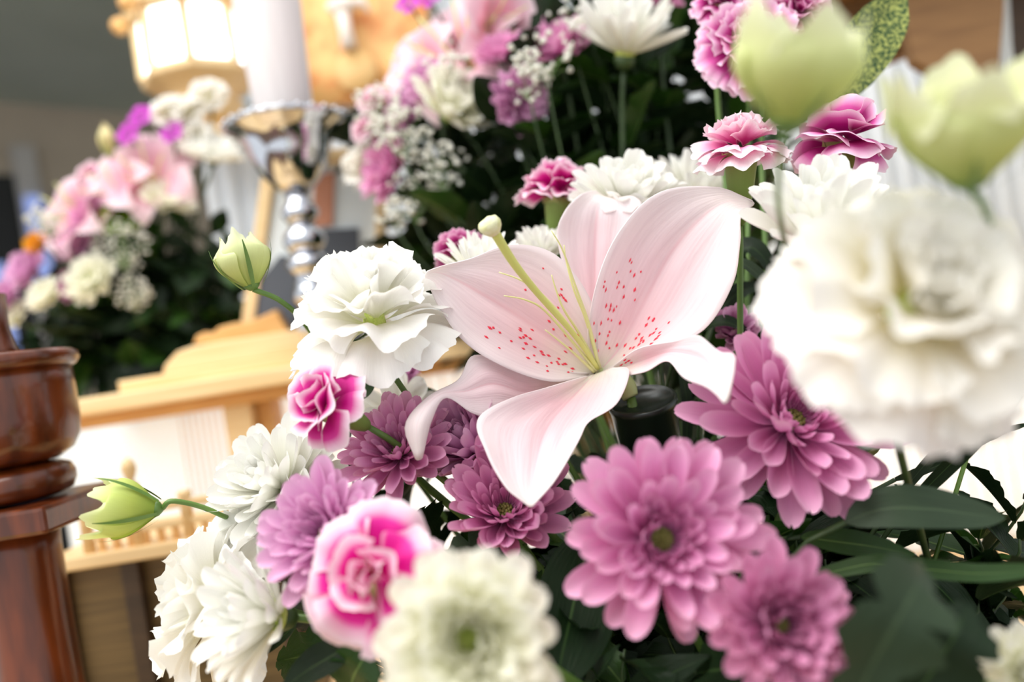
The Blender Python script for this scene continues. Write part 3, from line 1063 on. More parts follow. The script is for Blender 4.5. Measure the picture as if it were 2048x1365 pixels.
cl([(30, 365), (24, 380), (40, 398), (46, 414), (34, 430), (26, 445), (28, 470), (40, hb - 26), (52, hb - 14), (58, hb)]).build('base', M_chrome, cs, True)
cn = thing('candle', (cc.x, cc.y, cc.z), 'thick white candle widening upward in the silver candlestick', 'candle')
MB().lathe([(55 * kc, -3 * kc), (56 * kc, 0), (65 * kc, 210 * kc), (73 * kc, 430 * kc), (70 * kc, 442 * kc), (8 * kc, 434 * kc)], 48, Matrix.Translation(cc)).build('wax', M_candle, cn, True)
MB().tube([cc + Vector((0, 0, 424 * kc)), cc + Vector((0.001, 0, 450 * kc))], 0.0015, 6).build('wick', M_dark, cn)

# ------------------------------------------------------------------ framed portrait behind the candlestick
FD = 0.985
pf = thing('memorial_portrait', (X(610, 680, FD), FD, z3), 'pale framed portrait print leaning behind the silver candlestick', 'portrait')
def quad(px, d0, d1):
    return MB().prism(poly(px, d0), d0, d1)
zf = [(535, 330), (760, 300), (752, 640), (474, 660)]
quad([(526, 322), (552, 322), (502, 690), (476, 690)], FD, FD + .02).build('frame_side', M_wood, pf, bevel=0.002)
quad([(752, 306), (772, 306), (766, 690), (746, 690)], FD, FD + .02).build('frame_side', M_wood, pf, bevel=0.002)
quad([(530, 306), (772, 290), (772, 318), (530, 334)], FD - .001, FD + .018).build('frame_top', M_wood, pf, bevel=0.002)
quad([(552, 325), (754, 312), (748, 690), (502, 690)], FD + .008, FD + .014).build('backing', M_mat, pf)
quad([(600, 520), (640, 460), (716, 456), (726, 690), (590, 690)], FD + .004, FD + .0085).build('dark_garment', M_suit, pf)
quad([(520, 560), (560, 510), (596, 520), (590, 690), (506, 690)], FD + .003, FD + .0075).build('dark_garment', M_suit, pf)
quad([(630, 350), (668, 345), (664, 450), (624, 455)], FD + .004, FD + .0085).build('warm_patch', M_skin, pf)

# ------------------------------------------------------------------ lit lantern, brocade hanging
LD = 1.32
kl = LD / FPX
lc = W(392, 92, LD)
ln = thing('lantern', (lc.x, lc.y, lc.z - 232 * kl), 'pale wooden hanging lantern with glowing white panels beside the candle', 'lantern')
def ll(prof, n=8, rot=0.2):
    return MB().lathe([(r * kl, lc.z - y * kl) for r, y in prof][::-1], n, Matrix.Translation((lc.x, lc.y, 0)) @ Matrix.Rotation(rot, 4, 'Z'))
ll([(10, -170), (60, -130), (80, -90), (132, -66), (134, -56), (112, -54), (108, -44), (20, -44)]).build('roof', M_wood, ln, bevel=0.002)
ll([(20, 60), (108, 60), (114, 68), (112, 80), (80, 96), (64, 110), (76, 126), (60, 150), (30, 170)]).build('tray', M_wood, ln, bevel=0.002)
for i in range(8):
    an = 0.2 + i * PI / 4
    d = Vector((math.cos(an), math.sin(an), 0))
    MB().tube([lc + d * 108 * kl + Vector((0, 0, 46 * kl)), lc + d * 108 * kl + Vector((0, 0, -62 * kl))], 10 * kl, 8).build('corner_post', M_wood, ln)
    an2 = an + PI / 8
    d2 = Vector((math.cos(an2), math.sin(an2), 0))
    MB().box(lc + d2 * 97 * kl + Vector((0, 0, -8 * kl)), (3 * kl, 58 * kl, 106 * kl), Matrix.Rotation(an2, 3, 'Z')).build('lamp_panel', M_lamp, ln)
    MB().ball(lc + d * 136 * kl + Vector((0, 0, 50 * kl)), 17 * kl, 10, 8).build('finial', M_woodo, ln, True)
ll([(30, 166), (52, 176), (44, 196), (20, 214), (6, 232)], 12).build('pendant', M_wood, ln, True)
MB().tube([lc + Vector((0, 0, 165 * kl)), Vector((lc.x, lc.y, 2.6))], 0.006, 8).build('hanging_rod', M_woodd, ln)

BD = 1.37
def broc(u, v):
    p = W(596 + 260 * u, -120 + 330 * v, BD)
    return p + Vector((0, 0.006 * math.sin(u * 14), 0))
g = grid(broc, 24, 4)
bo = bpy.data.objects.new('brocade_hanging', mesh('brocade_hanging', g[0], g[1], M_gold, g[2]))
COL.objects.link(bo)
sm = bo.modifiers.new('thickness', 'SOLIDIFY')
sm.thickness = 0.004
tag(bo, 'orange and gold brocade cloth hanging to the right of the candle', 'cloth hanging')
ts = thing('white_tassel', W(690, -60, 1.345), 'white knotted tassel hanging in front of the orange brocade', 'tassel')
MB().tube([W(688, -60, 1.345), W(690, 5, 1.345)], 0.004, 8).build('cord', M_tassel, ts)
MB().ball(W(684, 12, 1.345), 0.021, 12, 8, (1.3, .8, .7)).build('knot', M_tassel, ts, True)
MB().tube([W(684, 20, 1.345), W(692, 60, 1.345), W(699, 96, 1.345)], [0.012, 0.011, 0.014], 10).build('skirt', M_tassel, ts, True)
MB().tube([W(690, 8, 1.345), W(724, 2, 1.345), W(738, 24, 1.345)], [0.008, 0.009, 0.004], 8).build('loop', M_tassel, ts, True)
md = MB().lathe([(0.001, 0), (0.034, 0), (0.036, .003), (0.034, .006), (.001, .006)], 28, frame(W(712, 142, 1.355), (0, -1, 0)))
mo = md.build('fan_medallion', M_tan, None, True)
tag(mo, 'pale tan round medallion below the white tassel', 'medallion')

#==FLOWERS==
# ------------------------------------------------------------------ front arrangement: holder
hd = thing('flower_holder', (FOAM.x, FOAM.y, 0.9), 'dark green foam holder under the front flowers', 'holder')
MB().lathe([(.10, 0), (.13, .012), (.145, .05), (.14, .055), (.02, .055)], 32, Matrix.Translation((FOAM.x, FOAM.y, 0.9))).build('dish', M_pot, hd, True)
MB().box((FOAM.x, FOAM.y, 0.965), (0.21, 0.15, 0.05)).build('foam_block', M_foam, hd, bevel=0.005)

# ------------------------------------------------------------------ the pink lily
lily_end = foot(W(1265, 800, .46))
lily = thing('lily', lily_end, 'large open pale pink lily with red-speckled throat in sharp focus', 'lily')
LP = {
    'A': [(0, (1185, 752, .462), (1190, 744, .464), (1197, 736, .462)), (.2, (1100, 763, .447), (1122, 690, .458), (1186, 612, .455)), (.4, (1002, 731, .437), (1038, 632, .450), (1112, 510, .452)),
          (.6, (927, 681, .433), (965, 588, .443), (1022, 490, .445)), (.8, (879, 616, .432), (905, 556, .437), (938, 519, .438)), (.92, (860, 575, .431), (872, 545, .433), (890, 532, .433)), (1, (853, 558, .430), (851, 551, .430), (855, 543, .430))],
    'B': [(0, (1186, 744, .468), (1192, 742, .470), (1198, 740, .468)), (.3, (1150, 610, .478), (1190, 600, .484), (1235, 590, .478)), (.6, (1116, 478, .482), (1190, 480, .492), (1275, 455, .484)),
          (.8, (1130, 424, .484), (1196, 420, .494), (1284, 408, .486)), (.93, (1164, 387, .492), (1208, 398, .500), (1262, 392, .494)), (1, (1192, 381, .508), (1212, 392, .512), (1236, 396, .508))],
    'C': [(0, (1186, 744, .461), (1196, 746, .464), (1208, 742, .461)), (.2, (1176, 668, .453), (1240, 694, .464), (1306, 697, .443)), (.4, (1196, 562, .449), (1290, 600, .462), (1404, 662, .434)),
          (.6, (1240, 462, .447), (1340, 508, .458), (1464, 570, .432)), (.8, (1325, 383, .449), (1402, 436, .452), (1480, 482, .436)), (.93, (1438, 374, .450), (1458, 402, .448), (1482, 432, .440)), (1, (1503, 402, .446), (1509, 407, .446), (1503, 413, .445))],
    'D': [(0, (1228, 733, .455), (1222, 745, .458), (1214, 757, .455)), (.25, (1276, 699, .436), (1286, 720, .441), (1288, 744, .431)), (.5, (1345, 684, .412), (1342, 704, .416), (1334, 722, .408)),
          (.7, (1394, 671, .385), (1398, 715, .378), (1368, 757, .380)), (.85, (1440, 704, .362), (1436, 748, .354), (1410, 774, .358)), (.93, (1470, 714, .350), (1460, 762, .342), (1432, 790, .346)), (1, (1460, 798, .338), (1451, 806, .337), (1444, 803, .338))],
    'E': [(0, (1172, 752, .455), (1190, 750, .458), (1226, 736, .453)), (.2, (1110, 770, .441), (1152, 788, .449), (1259, 742, .440)), (.4, (1030, 795, .424), (1110, 832, .433), (1236, 806, .425)),
          (.55, (957, 834, .408), (1085, 872, .416), (1182, 842, .414)), (.75, (972, 908, .390), (1070, 932, .397), (1157, 884, .400)), (.9, (1012, 976, .376), (1062, 985, .381), (1110, 964, .382)), (1, (1052, 1010, .370), (1062, 1015, .370), (1070, 1009, .371))],
    'F': [(0, (1180, 746, .460), (1170, 756, .462), (1165, 766, .460)), (.3, (1040, 736, .449), (1058, 784, .450), (1062, 820, .446)), (.5, (948, 711, .440), (985, 768, .438), (990, 836, .430)),
          (.65, (915, 762, .430), (930, 784, .427), (944, 828, .424)), (.78, (856, 796, .420), (876, 793, .417), (890, 796, .418)), (.9, (811, 852, .410), (836, 846, .404), (861, 846, .408)), (1, (832, 918, .403), (838, 921, .402), (844, 916, .403))],
}


def lily_surface(rows):
    K = [[(r[0], W(*r[j])) for r in rows] for j in (1, 2, 3)]

    def fn(u, v):
        a, b, c = (crom(k, u) for k in K)
        s = (v - .5) * 2
        sa = abs(s)
        p = b + (c - a) * 0.5 * s + ((a + c) * 0.5 - b) * s * s
        nn = (crom(K[1], min(1, u + .03)) - crom(K[1], max(0, u - .03))).cross(c - a)
        if nn.length > 1e-9:
            nn.normalize()
            if nn.dot(CAM - b) < 0:
                nn = -nn
            wdt = (c - a).length
            p += nn * (-0.020 * wdt * math.exp(-(s / .10) ** 2) + 0.028 * wdt * math.exp(-((sa - .26) / .16) ** 2)) * math.sin(PI * min(1, u * .95 + .04))
            p += nn * 0.012 * wdt * math.sin(u * 19 + (2 if s > 0 else 0)) * max(0, sa - .6) / .4 * sstep(0.15, .5, u) * (1 - sstep(.9, 1, u))
        return p, nn
    return fn


SPOTS = {'A': [(34, .30, .10, .28, .08), (16, .28, .08, .72, .08)], 'C': [(34, .33, .09, .24, .10), (24, .27, .08, .74, .09)], 'E': [(9, .16, .05, .30, .08)], 'F': [(3, .2, .04, .4, .06)], 'D': [(5, .12, .04, .35, .1)]}
for key, rows in LP.items():
    fn = lily_surface(rows)
    vs, fs, uv = grid(lambda u, v: fn(u, v)[0] - lily_end, 44, 22)
    pt = bpy.data.objects.new('petal', mesh('lily_petal', vs, fs, M_lily, uv))
    COL.objects.link(pt)
    pt.parent = lily
    so = pt.modifiers.new('thickness', 'SOLIDIFY')
    so.thickness = 0.0006
    so.offset = -1
    r = random.Random(ord(key))
    b = MB()
    for n, mu, su, mv, sv in SPOTS.get(key, []):
        for _ in range(n):
            u = min(.62, max(.08, r.gauss(mu, su)))
            v = min(.94, max(.06, r.gauss(mv, sv)))
            p, nn = fn(u, v)
            q, _n = fn(u + .01, v)
            t = (q - p).normalized()
            sde = nn.cross(t)
            L = r.uniform(.0009, .0019)
            Wd = r.uniform(.0005, .00085)
            vs2 = [p + t * L + nn * .0001, p - t * L + nn * .0001, p + sde * Wd + nn * .0001, p - sde * Wd + nn * .0001, p + nn * .0005 + t * L * .35, p + nn * .0005 - t * L * .35]
            b.add(vs2, [(0, 2, 4), (0, 4, 3), (4, 2, 5), (4, 5, 3), (2, 1, 5), (5, 1, 3)])
    if b.v:
        sp = b.build('throat_spots', M_spot, lily, True, 'stuff')
        sp.parent = pt


def curve_px(P, n=24):
    K = [(k / (len(P) - 1), W(*p)) for k, p in enumerate(P)]
    return [crom(K, t / n) for t in range(n + 1)]


cpt = curve_px([(1196, 738, .459), (1150, 672, .442), (1085, 598, .424), (1030, 530, .408), (985, 458, .396)])
MB().tube(cpt, [.0013 + .0013 * (t / 24) ** 1.2 for t in range(25)], 10).build('style', M_style, lily, True)
sg = W(982, 454, .395)
b = MB()
b.lathe([(.0026, -.0045), (.0052, -.0015), (.0060, .0012), (.0050, .0040), (.0012, .0050)], 16, frame(sg, V3(-.45, .75, .3)))
for i in range(3):
    an = i * 2.094 + .4
    b.ball(frame(sg, V3(-.45, .75, .3)) @ Vector((.0026 * math.cos(an), .0026 * math.sin(an), .0014)), .0036, 10, 8)
b.build('stigma', M_stigma, lily, True)
for P in ([(1192, 742, .459), (1150, 690, .449), (1090, 622, .438), (1050, 600, .430), (1008, 592, .424)],
          [(1198, 736, .459), (1178, 650, .450), (1150, 570, .440), (1125, 500, .432), (1103, 462, .428)],
          [(1200, 738, .459), (1172, 640, .452), (1148, 580, .445), (1132, 520, .442), (1128, 490, .441)],
          [(1196, 736, .460), (1160, 670, .452), (1128, 620, .444), (1112, 580, .440), (1103, 550, .437)],
          [(1194, 740, .459), (1140, 655, .446), (1085, 590, .436), (1040, 560, .430), (998, 545, .427)],
          [(1188, 744, .459), (1140, 700, .447), (1090, 660, .440)]):
    MB().tube(curve_px(P, 18), [.0011 - .0008 * (t / 18) ** .8 for t in range(19)], 7).build('filament', M_filament, lily, True)
rc = W(1205, 752, .470)
MB().tube(curve_px([(1196, 742, .468), (1222, 756, .468), (1248, 772, .466), (1262, 796, .464)]), [.0035 + .0035 * math.sin(PI * min(1, t / 24 * .8 + .1)) for t in range(25)], 14).build('receptacle', M_pedicel, lily, True)
stem_part(lily, W(1262, 796, .464), Vector((0, 0, 1)), .0032, lily_end)
# dark water tube gripping the lily stalk
tc = W(1284, 800, .462)
ta = V3(-.22, .94, .32)
tube = thing('water_tube', tc - ta * 0.05, 'black plastic water tube holding the lily stalk', 'tube')
Mt = frame(tc, ta)
MB().lathe([(.0165, -.034), (.0180, -.030), (.0195, -.004), (.0202, -.003), (.0202, .0), (.0186, .001), (.0180, -.002), (.004, -.003)], 32, Mt).build('cap', M_tube, tube, True)
MB().lathe([(.004, -.22), (.010, -.20), (.012, -.10), (.0140, -.033)], 24, Mt).build('vial', M_tube, tube, True)

# ------------------------------------------------------------------ chrysanthemums of the front arrangement
FULL = [(17, 2, 1.0, .10), (16, 14, .95, .11), (15, 27, .84, .12), (14, 40, .68, .13), (14, 50, .48, .14), (13, 58, .30, .14)]
SHAG = [(15, -8, 1.0, .10), (15, 7, .98, .11), (15, 20, .9, .12), (14, 33, .74, .13), (14, 45, .54, .14), (14, 55, .36, .15), (12, 62, .24, .15)]
CUPPED = [(13, 22, 1.0, .10), (13, 34, 1.0, .10), (12, 46, .95, .09), (11, 57, .82, .08), (9, 68, .64, .07), (8, 76, .46, .06)]
POMP = [(14, -25, .9, .12), (16, -6, .98, .12), (16, 12, 1.0, .12), (15, 30, .95, .1), (13, 46, .86, .09), (11, 60, .72, .08), (9, 73, .56, .06)]


def D(px, d):
    return px * d / FPX


PM = 'pink_chrysanthemum'
WM = 'white_chrysanthemum'
CM = 'chrysanthemum'
GP = 'pink chrysanthemums in the front arrangement'
GW = 'white chrysanthemums in the front arrangement'
mum(PM, 'large pink chrysanthemum facing the viewer below the lily, petals drooping', CM, W(1320, 1080, .335), V3(.02, .30, .95), D(360, .335), M_pink, M_discg, SHAG, GP, width=.30, curl=.22, seed=3)
mum(PM, 'pink chrysanthemum half hidden under the big cream eustoma', CM, W(1578, 850, .400), V3(.03, .46, .88), D(375, .400), M_pink, M_discg, SHAG, GP, width=.28, curl=.22, seed=2)
mum(PM, 'dusky pink chrysanthemum at the bottom right, blurred and shaded', CM, W(1555, 1250, .30), V3(.05, .35, .93), D(270, .30), M_pinkdark, M_discg, SHAG, GP, width=.34, curl=.3, seed=1)
mum(PM, 'dusky pink chrysanthemum shaded beneath the front lily petal', CM, W(1010, 1030, .425), V3(.02, .62, .78), D(275, .425), M_pink, M_discg, CUPPED[:2] + FULL[2:], GP, width=.30, curl=.22)
mum(PM, 'mauve pink chrysanthemum beside the drooping curled lily petal tip', CM, W(800, 912, .435), V3(-.18, .62, .76), D(225, .435), M_pink, M_discg, FULL, GP, width=.27, curl=.2, seed=4)
mum(PM, 'bright pink chrysanthemum tucked between the two left lily petals', CM, W(950, 905, .452), V3(-.45, .62, .64), D(235, .452), M_lilac, M_discg, CUPPED, GP, width=.28, curl=.2, seed=1)
mum(PM, 'lilac chrysanthemum behind the magenta-centred front carnation', CM, W(660, 1070, .365), V3(-.38, .40, .83), D(255, .365), M_lilac, M_discg, FULL, GP, width=.33, curl=.22, seed=2)
mum(WM, 'cream chrysanthemum with green heart at the bottom, strongly blurred', CM, W(940, 1275, .275), V3(-.02, .25, .96), D(330, .275), M_cream, M_discy, SHAG, GW, width=.40, curl=.3, disc_r=.16)
mum(WM, 'white chrysanthemum facing left with spiky petals at lower left', CM, W(560, 1235, .38), V3(-.72, .26, .64), D(310, .38), M_white, M_discy, [(10, 30, 1.0, .1), (11, 42, 1.0, .1), (11, 52, .9, .1), (10, 62, .74, .1), (9, 70, .55, .1)], GW, width=.28, curl=.04, disc_r=.2, seed=1)
mum(WM, 'dense white chrysanthemum under the small magenta carnation', CM, W(572, 985, .455), V3(-.52, .58, .62), D(250, .455), M_white, M_discy, POMP, GW, width=.36, curl=.12)
mum(WM, 'white chrysanthemum seen from behind above the lower left flowers', CM, W(530, 1095, .46), V3(-.75, .1, .6), D(190, .46), M_white, M_discy, POMP, GW, width=.36, curl=.12, seed=2)
mum(WM, 'white chrysanthemum peeping out behind the upper lily petals', CM, W(1252, 425, .53), V3(.02, .80, .55), D(215, .53), M_white, M_discy, POMP, GW, width=.36, curl=.12, seed=5)
mum(WM, 'spiky white chrysanthemum behind the top right lily petal', CM, W(1385, 415, .62), V3(.1, .9, .3), D(215, .62), M_white, M_discy, CUPPED, GW, width=.22, curl=.1)
mum(WM, 'white chrysanthemum under the two upright carnations, left of cream eustoma', CM, W(1640, 500, .40), V3(-.05, .90, .42), D(330, .40), M_white, M_discy, CUPPED, GW, width=.32, curl=.1, seed=3)
mum(WM, 'white chrysanthemum left of the lily stigma behind the left petal', CM, W(962, 562, .50), V3(.05, .85, .4), D(190, .50), M_white, M_discy, CUPPED, GW, width=.2, curl=.1)
mum(WM, 'small white chrysanthemum glimpsed between stigma and stamens', CM, W(1085, 520, .54), V3(.0, .9, .3), D(130, .54), M_white, M_discy, CUPPED, GW, width=.24, curl=.1, seed=7)
mum(WM, 'small pale daisy-like chrysanthemum in shade behind the mauve one', CM, W(795, 830, .50), V3(.1, .45, .85), D(150, .50), M_white, M_discg, [(12, 4, 1.0, .12), (11, 14, .95, .1)], GW, width=.42, curl=.1)
mum(WM, 'white chrysanthemum cut by the bottom right corner', CM, W(2050, 1350, .29), V3(-.2, .4, .85), D(170, .29), M_cream, M_discy, POMP, GW, width=.36, curl=.15, seed=9)
mum(PM, 'little pink blossom right of the lily among curled leaves', CM, W(1470, 668, .50), V3(-.2, .45, .8), D(110, .50), M_lilac, M_discg, CUPPED[:3], GP, width=.4, curl=.2)
mum(PM, 'pale pink blossom seen under the left white eustoma', CM, W(805, 745, .56), V3(0, .3, .9), D(90, .56), M_lilac, M_discg, CUPPED[:3], GP, width=.4, curl=.2)

# ------------------------------------------------------------------ carnations
GC = 'carnations in the front arrangement'
carnation('big magenta and white carnation, blurred at the lower left front', W(728, 1150, .305), V3(-.06, .28, .95), D(330, .305), M_carnf, group=GC, seed=1,
          rings=[(6, -4, 1.0), (4, 12, .80), (3, 42, .50), (3, 66, .40), (3, 82, .3)], bold=True)
carnation('magenta-hearted carnation with white edges left below the white eustoma', W(632, 800, .395), V3(-.62, .45, .64), D(180, .395), M_carn, group=GC, seed=2, calyx_len=1.0,
          rings=[(6, 4, 1.0), (4, 30, .95), (3, 56, .8), (2, 72, .6)], bold=True)
carnation('small pink carnation on a green stalk above the lily', W(1121, 362, .56), V3(.06, .97, .15), D(170, .56), M_carn, group=GC, seed=3, rings=[(6, 6, 1.0), (6, 24, .95), (5, 44, .85), (4, 64, .8)])
carnation('deep pink carnation turned away above the lily stigma', W(918, 492, .54), V3(-.2, .80, -.35), D(118, .54), M_carnd, group=GC, seed=4)
carnation('pale pink carnation standing left of the front green bud', W(1482, 268, .455), V3(-.05, .97, .20), D(190, .455), M_carnp, group=GC, seed=5, calyx_len=1.25,
          rings=[(6, -6, 1.0), (6, 8, .98), (5, 34, .85), (5, 56, .72), (4, 74, .6)])
carnation('purple pink carnation standing right of the front green bud', W(1692, 248, .46), V3(.10, .96, .18), D(200, .46), M_carnd, group=GC, seed=6, calyx_len=1.15,
          rings=[(6, -14, 1.0), (5, 10, .98), (4, 38, .88), (3, 62, .75)], bold=True)
carnation('purple pink carnation at the top, partly behind the green bud', W(1490, 75, .52), V3(-.3, .35, .85), D(215, .52), M_carnd, group=GC, seed=7)
carnation('purple pink carnation at the top edge right of its neighbour', W(1605, 12, .53), V3(.2, .5, .8), D(150, .53), M_carnd, group=GC, seed=8)
carnation('purple pink carnation cut by the top edge of the picture', W(1440, -8, .55), V3(-.1, .6, .7), D(110, .55), M_carnd, group=GC, seed=9)

# ------------------------------------------------------------------ eustomas and their buds
GE = 'white eustomas in the front arrangement'
eustoma('white ruffled eustoma left of the lily', W(740, 590, .435), V3(-.10, .94, .33), D(350, .435), M_eust, group=GE, seed=2,
        rings=[(6, -3, 1.0), (5, 17, .92), (5, 38, .88), (4, 58, .82), (4, 74, .72)])
eustoma('white ruffled eustoma hanging at the lower left edge', W(385, 1200, .43), V3(-.88, .20, .42), D(360, .43), M_eust, group=GE, seed=1,
        rings=[(6, 0, 1.0), (5, 18, .98), (5, 38, .9), (4, 58, .72)])
eustoma('huge blurred cream white eustoma filling the right edge', W(1868, 570, .25), V3(.12, .52, .84), D(590, .25), M_eustc, group=GE, seed=4, ruf=.8, bend=.03, stem_mat=M_stemd, end=Vector((0.235, 0.48, 0.945)),
        rings=[(7, 4, 1.0), (6, 24, .95), (6, 42, .84), (5, 58, .66), (4, 72, .48), (3, 82, .34)])
bud('green-white eustoma bud left of the candlestick', W(487, 522, .45), V3(-.28, .92, .1), D(112, .45), D(112, .45), foot(W(700, 700, .5)), path=[W(565, 605, .458), W(625, 668, .485), W(760, 860, .53)], flare=.0, spin=.5, close=.38, tip=.28)
bud('pale green eustoma bud nodding left on a curved stalk', W(246, 1018, .42), V3(-.96, .06, .25), D(135, .42), D(118, .42), foot(W(520, 1100, .45)), path=[W(350, 1003, .425), W(440, 1030, .44), W(560, 1110, .47)], flare=.22, spin=1.2, stem_r=.0014, close=.15, tip=.42, wave=.05, mat=M_budl)
bud('large blurred green bud on a thin stalk at the top right', W(1592, 142, .245), V3(.08, .97, .22), D(222, .245), D(258, .245), Vector((.19, .53, .95)), path=[W(1562, 300, .25), W(1558, 420, .285), W(1590, 560, .37), W(1650, 720, .47), W(1690, 900, .52)], flare=.16, spin=.2, stem_r=.0010, sep_len=.3, close=.06, tip=.46, wave=.03)
bud('blurred green bud against the right edge above the cream eustoma', W(1935, 255, .235), V3(-.20, .92, .3), D(235, .235), D(270, .235), foot(W(1950, 600, .28)), path=[W(1975, 430, .25), W(1990, 560, .31), W(1980, 760, .42)], flare=.3, spin=.9, stem_r=.0012, sep_len=.3, close=.0, tip=.5, wave=.05)

# ------------------------------------------------------------------ single leaves that stand out
def px_leaf(label, P, wpx, mat, kind='plain', up=(0, .3, 1), end=None, **k):
    d = P[len(P) // 2][2]
    return leaf_thing(label, [W(*p) for p in P], V3(*up), D(wpx, d), mat, kind, stalk_end=end or foot(W(*P[0])), **k)


m, nt, out = new_mat('speckled_leaf')
tcn = nt.nodes.new('ShaderNodeTexCoord')
vn = nt.nodes.new('ShaderNodeTexNoise')
vn.inputs['Scale'].default_value = 480
vn.inputs['Detail'].default_value = 3
nt.links.new(tcn.outputs['Object'], vn.inputs['Vector'])
rp = ramp(nt, [(.46, lin((44, 72, 22))), (.58, lin((156, 164, 82)))])
nt.links.new(vn.outputs[0], rp.inputs[0])
pb = nt.nodes.new('ShaderNodeBsdfPrincipled')
nt.links.new(rp.outputs[0], pb.inputs['Base Color'])
pb.inputs['Roughness'].default_value = .45
nt.links.new(pb.outputs[0], out.inputs[0])
px_leaf('green leaf speckled with yellow pointing to the top right', [(1655, 215, .55), (1690, 150, .55), (1740, 80, .55), (1785, 20, .55), (1815, -5, .55)], 56, m, up=(.2, .3, 1))
px_leaf('broad dark leaf hanging in shade right of the cream chrysanthemum', [(1180, 1080, .42), (1160, 1150, .40), (1140, 1240, .385), (1122, 1320, .37), (1110, 1400, .36)], 85, M_leaf, 'plain', (.3, .2, 1))
px_leaf('pale grey-green leaf lying horizontal at right', [(1690, 1045, .36), (1760, 1020, .355), (1850, 1018, .35), (1950, 1030, .35), (2010, 1036, .35)], 45, M_leafg, 'plain', (0, .6, .8))
px_leaf('bright green narrow leaf running to the right edge', [(1640, 1150, .37), (1750, 1128, .36), (1860, 1140, .35), (1960, 1148, .34), (2080, 1140, .33)], 18, M_leafb, 'strap', (0, .5, .8))
px_leaf('mid green leaf behind the grey-green one at right', [(1600, 1075, .39), (1680, 1085, .385), (1750, 1095, .38), (1830, 1110, .375)], 26, M_leafb, 'plain', (0, .6, .8))
px_leaf('blurred grey-green lobed leaf at the lower right', [(1700, 1420, .27), (1740, 1340, .265), (1790, 1250, .26), (1830, 1180, .262), (1850, 1140, .27)], 110, M_leafg, 'lobed', (.1, .3, 1))
px_leaf('blurred dark lobed leaf beside the bottom right corner', [(1800, 1430, .29), (1860, 1350, .285), (1910, 1270, .28), (1935, 1210, .285)], 90, M_leaf, 'lobed', (-.2, .3, 1))
px_leaf('grey-green lobed leaf behind the big magenta carnation', [(1030, 1060, .43), (985, 1090, .42), (930, 1110, .41), (880, 1115, .405)], 48, M_leafg, 'lobed', (.1, .7, .7))
px_leaf('dark toothed leaf with pale midrib at the bottom left', [(700, 1290, .37), (660, 1315, .365), (610, 1345, .36), (560, 1385, .355)], 36, M_leaf, 'plain', (-.2, .6, .7))
px_leaf('fresh green lobed leaf at the bottom under the magenta carnation', [(700, 1400, .37), (705, 1360, .365), (720, 1330, .36), (745, 1290, .36)], 60, M_leafb, 'lobed', (0, .4, 1))
px_leaf('small lobed leaf left of the cream chrysanthemum at the bottom', [(800, 1400, .36), (805, 1360, .355), (800, 1325, .35), (775, 1295, .35)], 44, M_leafb, 'lobed', (0, .4, 1))
px_leaf('narrow dark leaf under the left-facing white chrysanthemum', [(596, 1240, .41), (570, 1270, .41), (530, 1300, .41), (490, 1325, .41)], 17, M_leaf, 'plain', (-.3, .7, .6))
px_leaf('small green leaf right of the magenta-hearted carnation', [(715, 800, .47), (728, 775, .47), (737, 750, .47), (738, 718, .47)], 20, M_leafb, 'plain', (-.2, .1, 1))
px_leaf('dark curled leaf arching right of the lily', [(1385, 680, .50), (1420, 652, .49), (1455, 645, .485), (1490, 665, .485), (1500, 700, .49)], 18, M_leaf, 'plain', (0, .8, .6))
px_leaf('dark leaf rising behind the right lily petal', [(1440, 600, .52), (1470, 520, .52), (1500, 495, .515), (1530, 520, .51), (1545, 560, .51)], 24, M_leaf, 'plain', (0, .6, .8))
px_leaf('thin toothed leaf arching between lily and cream eustoma', [(1450, 520, .49), (1490, 530, .485), (1525, 560, .48), (1545, 590, .48)], 15, M_leafg, 'strap', (0, .8, .6))
px_leaf('dark leaf below the arching toothed leaf', [(1420, 660, .53), (1450, 610, .53), (1490, 580, .525), (1540, 575, .52)], 22, M_leaf, 'plain', (0, .6, .8))
px_leaf('long dark blade crossing the bright gap at right', [(1830, 1000, .42), (1900, 930, .41), (1960, 870, .40), (2040, 790, .39)], 15, M_leaf, 'strap', (0, .2, 1))
px_leaf('slim green blade crossing the bright gap at right', [(1800, 990, .43), (1850, 930, .425), (1900, 880, .42), (1960, 830, .41)], 9, M_leafg, 'strap', (0, .2, 1))
px_leaf('dark leaf over the bright gap near the right edge', [(1790, 960, .45), (1880, 930, .44), (1960, 880, .43), (2050, 850, .42)], 12, M_leaf, 'lobed', (0, .5, .8))
px_leaf('dark thin stalk-like leaf behind the drooping lily petal', [(1372, 900, .49), (1375, 840, .49), (1372, 790, .49), (1362, 740, .495)], 9, M_leaf, 'strap', (0, .1, 1))

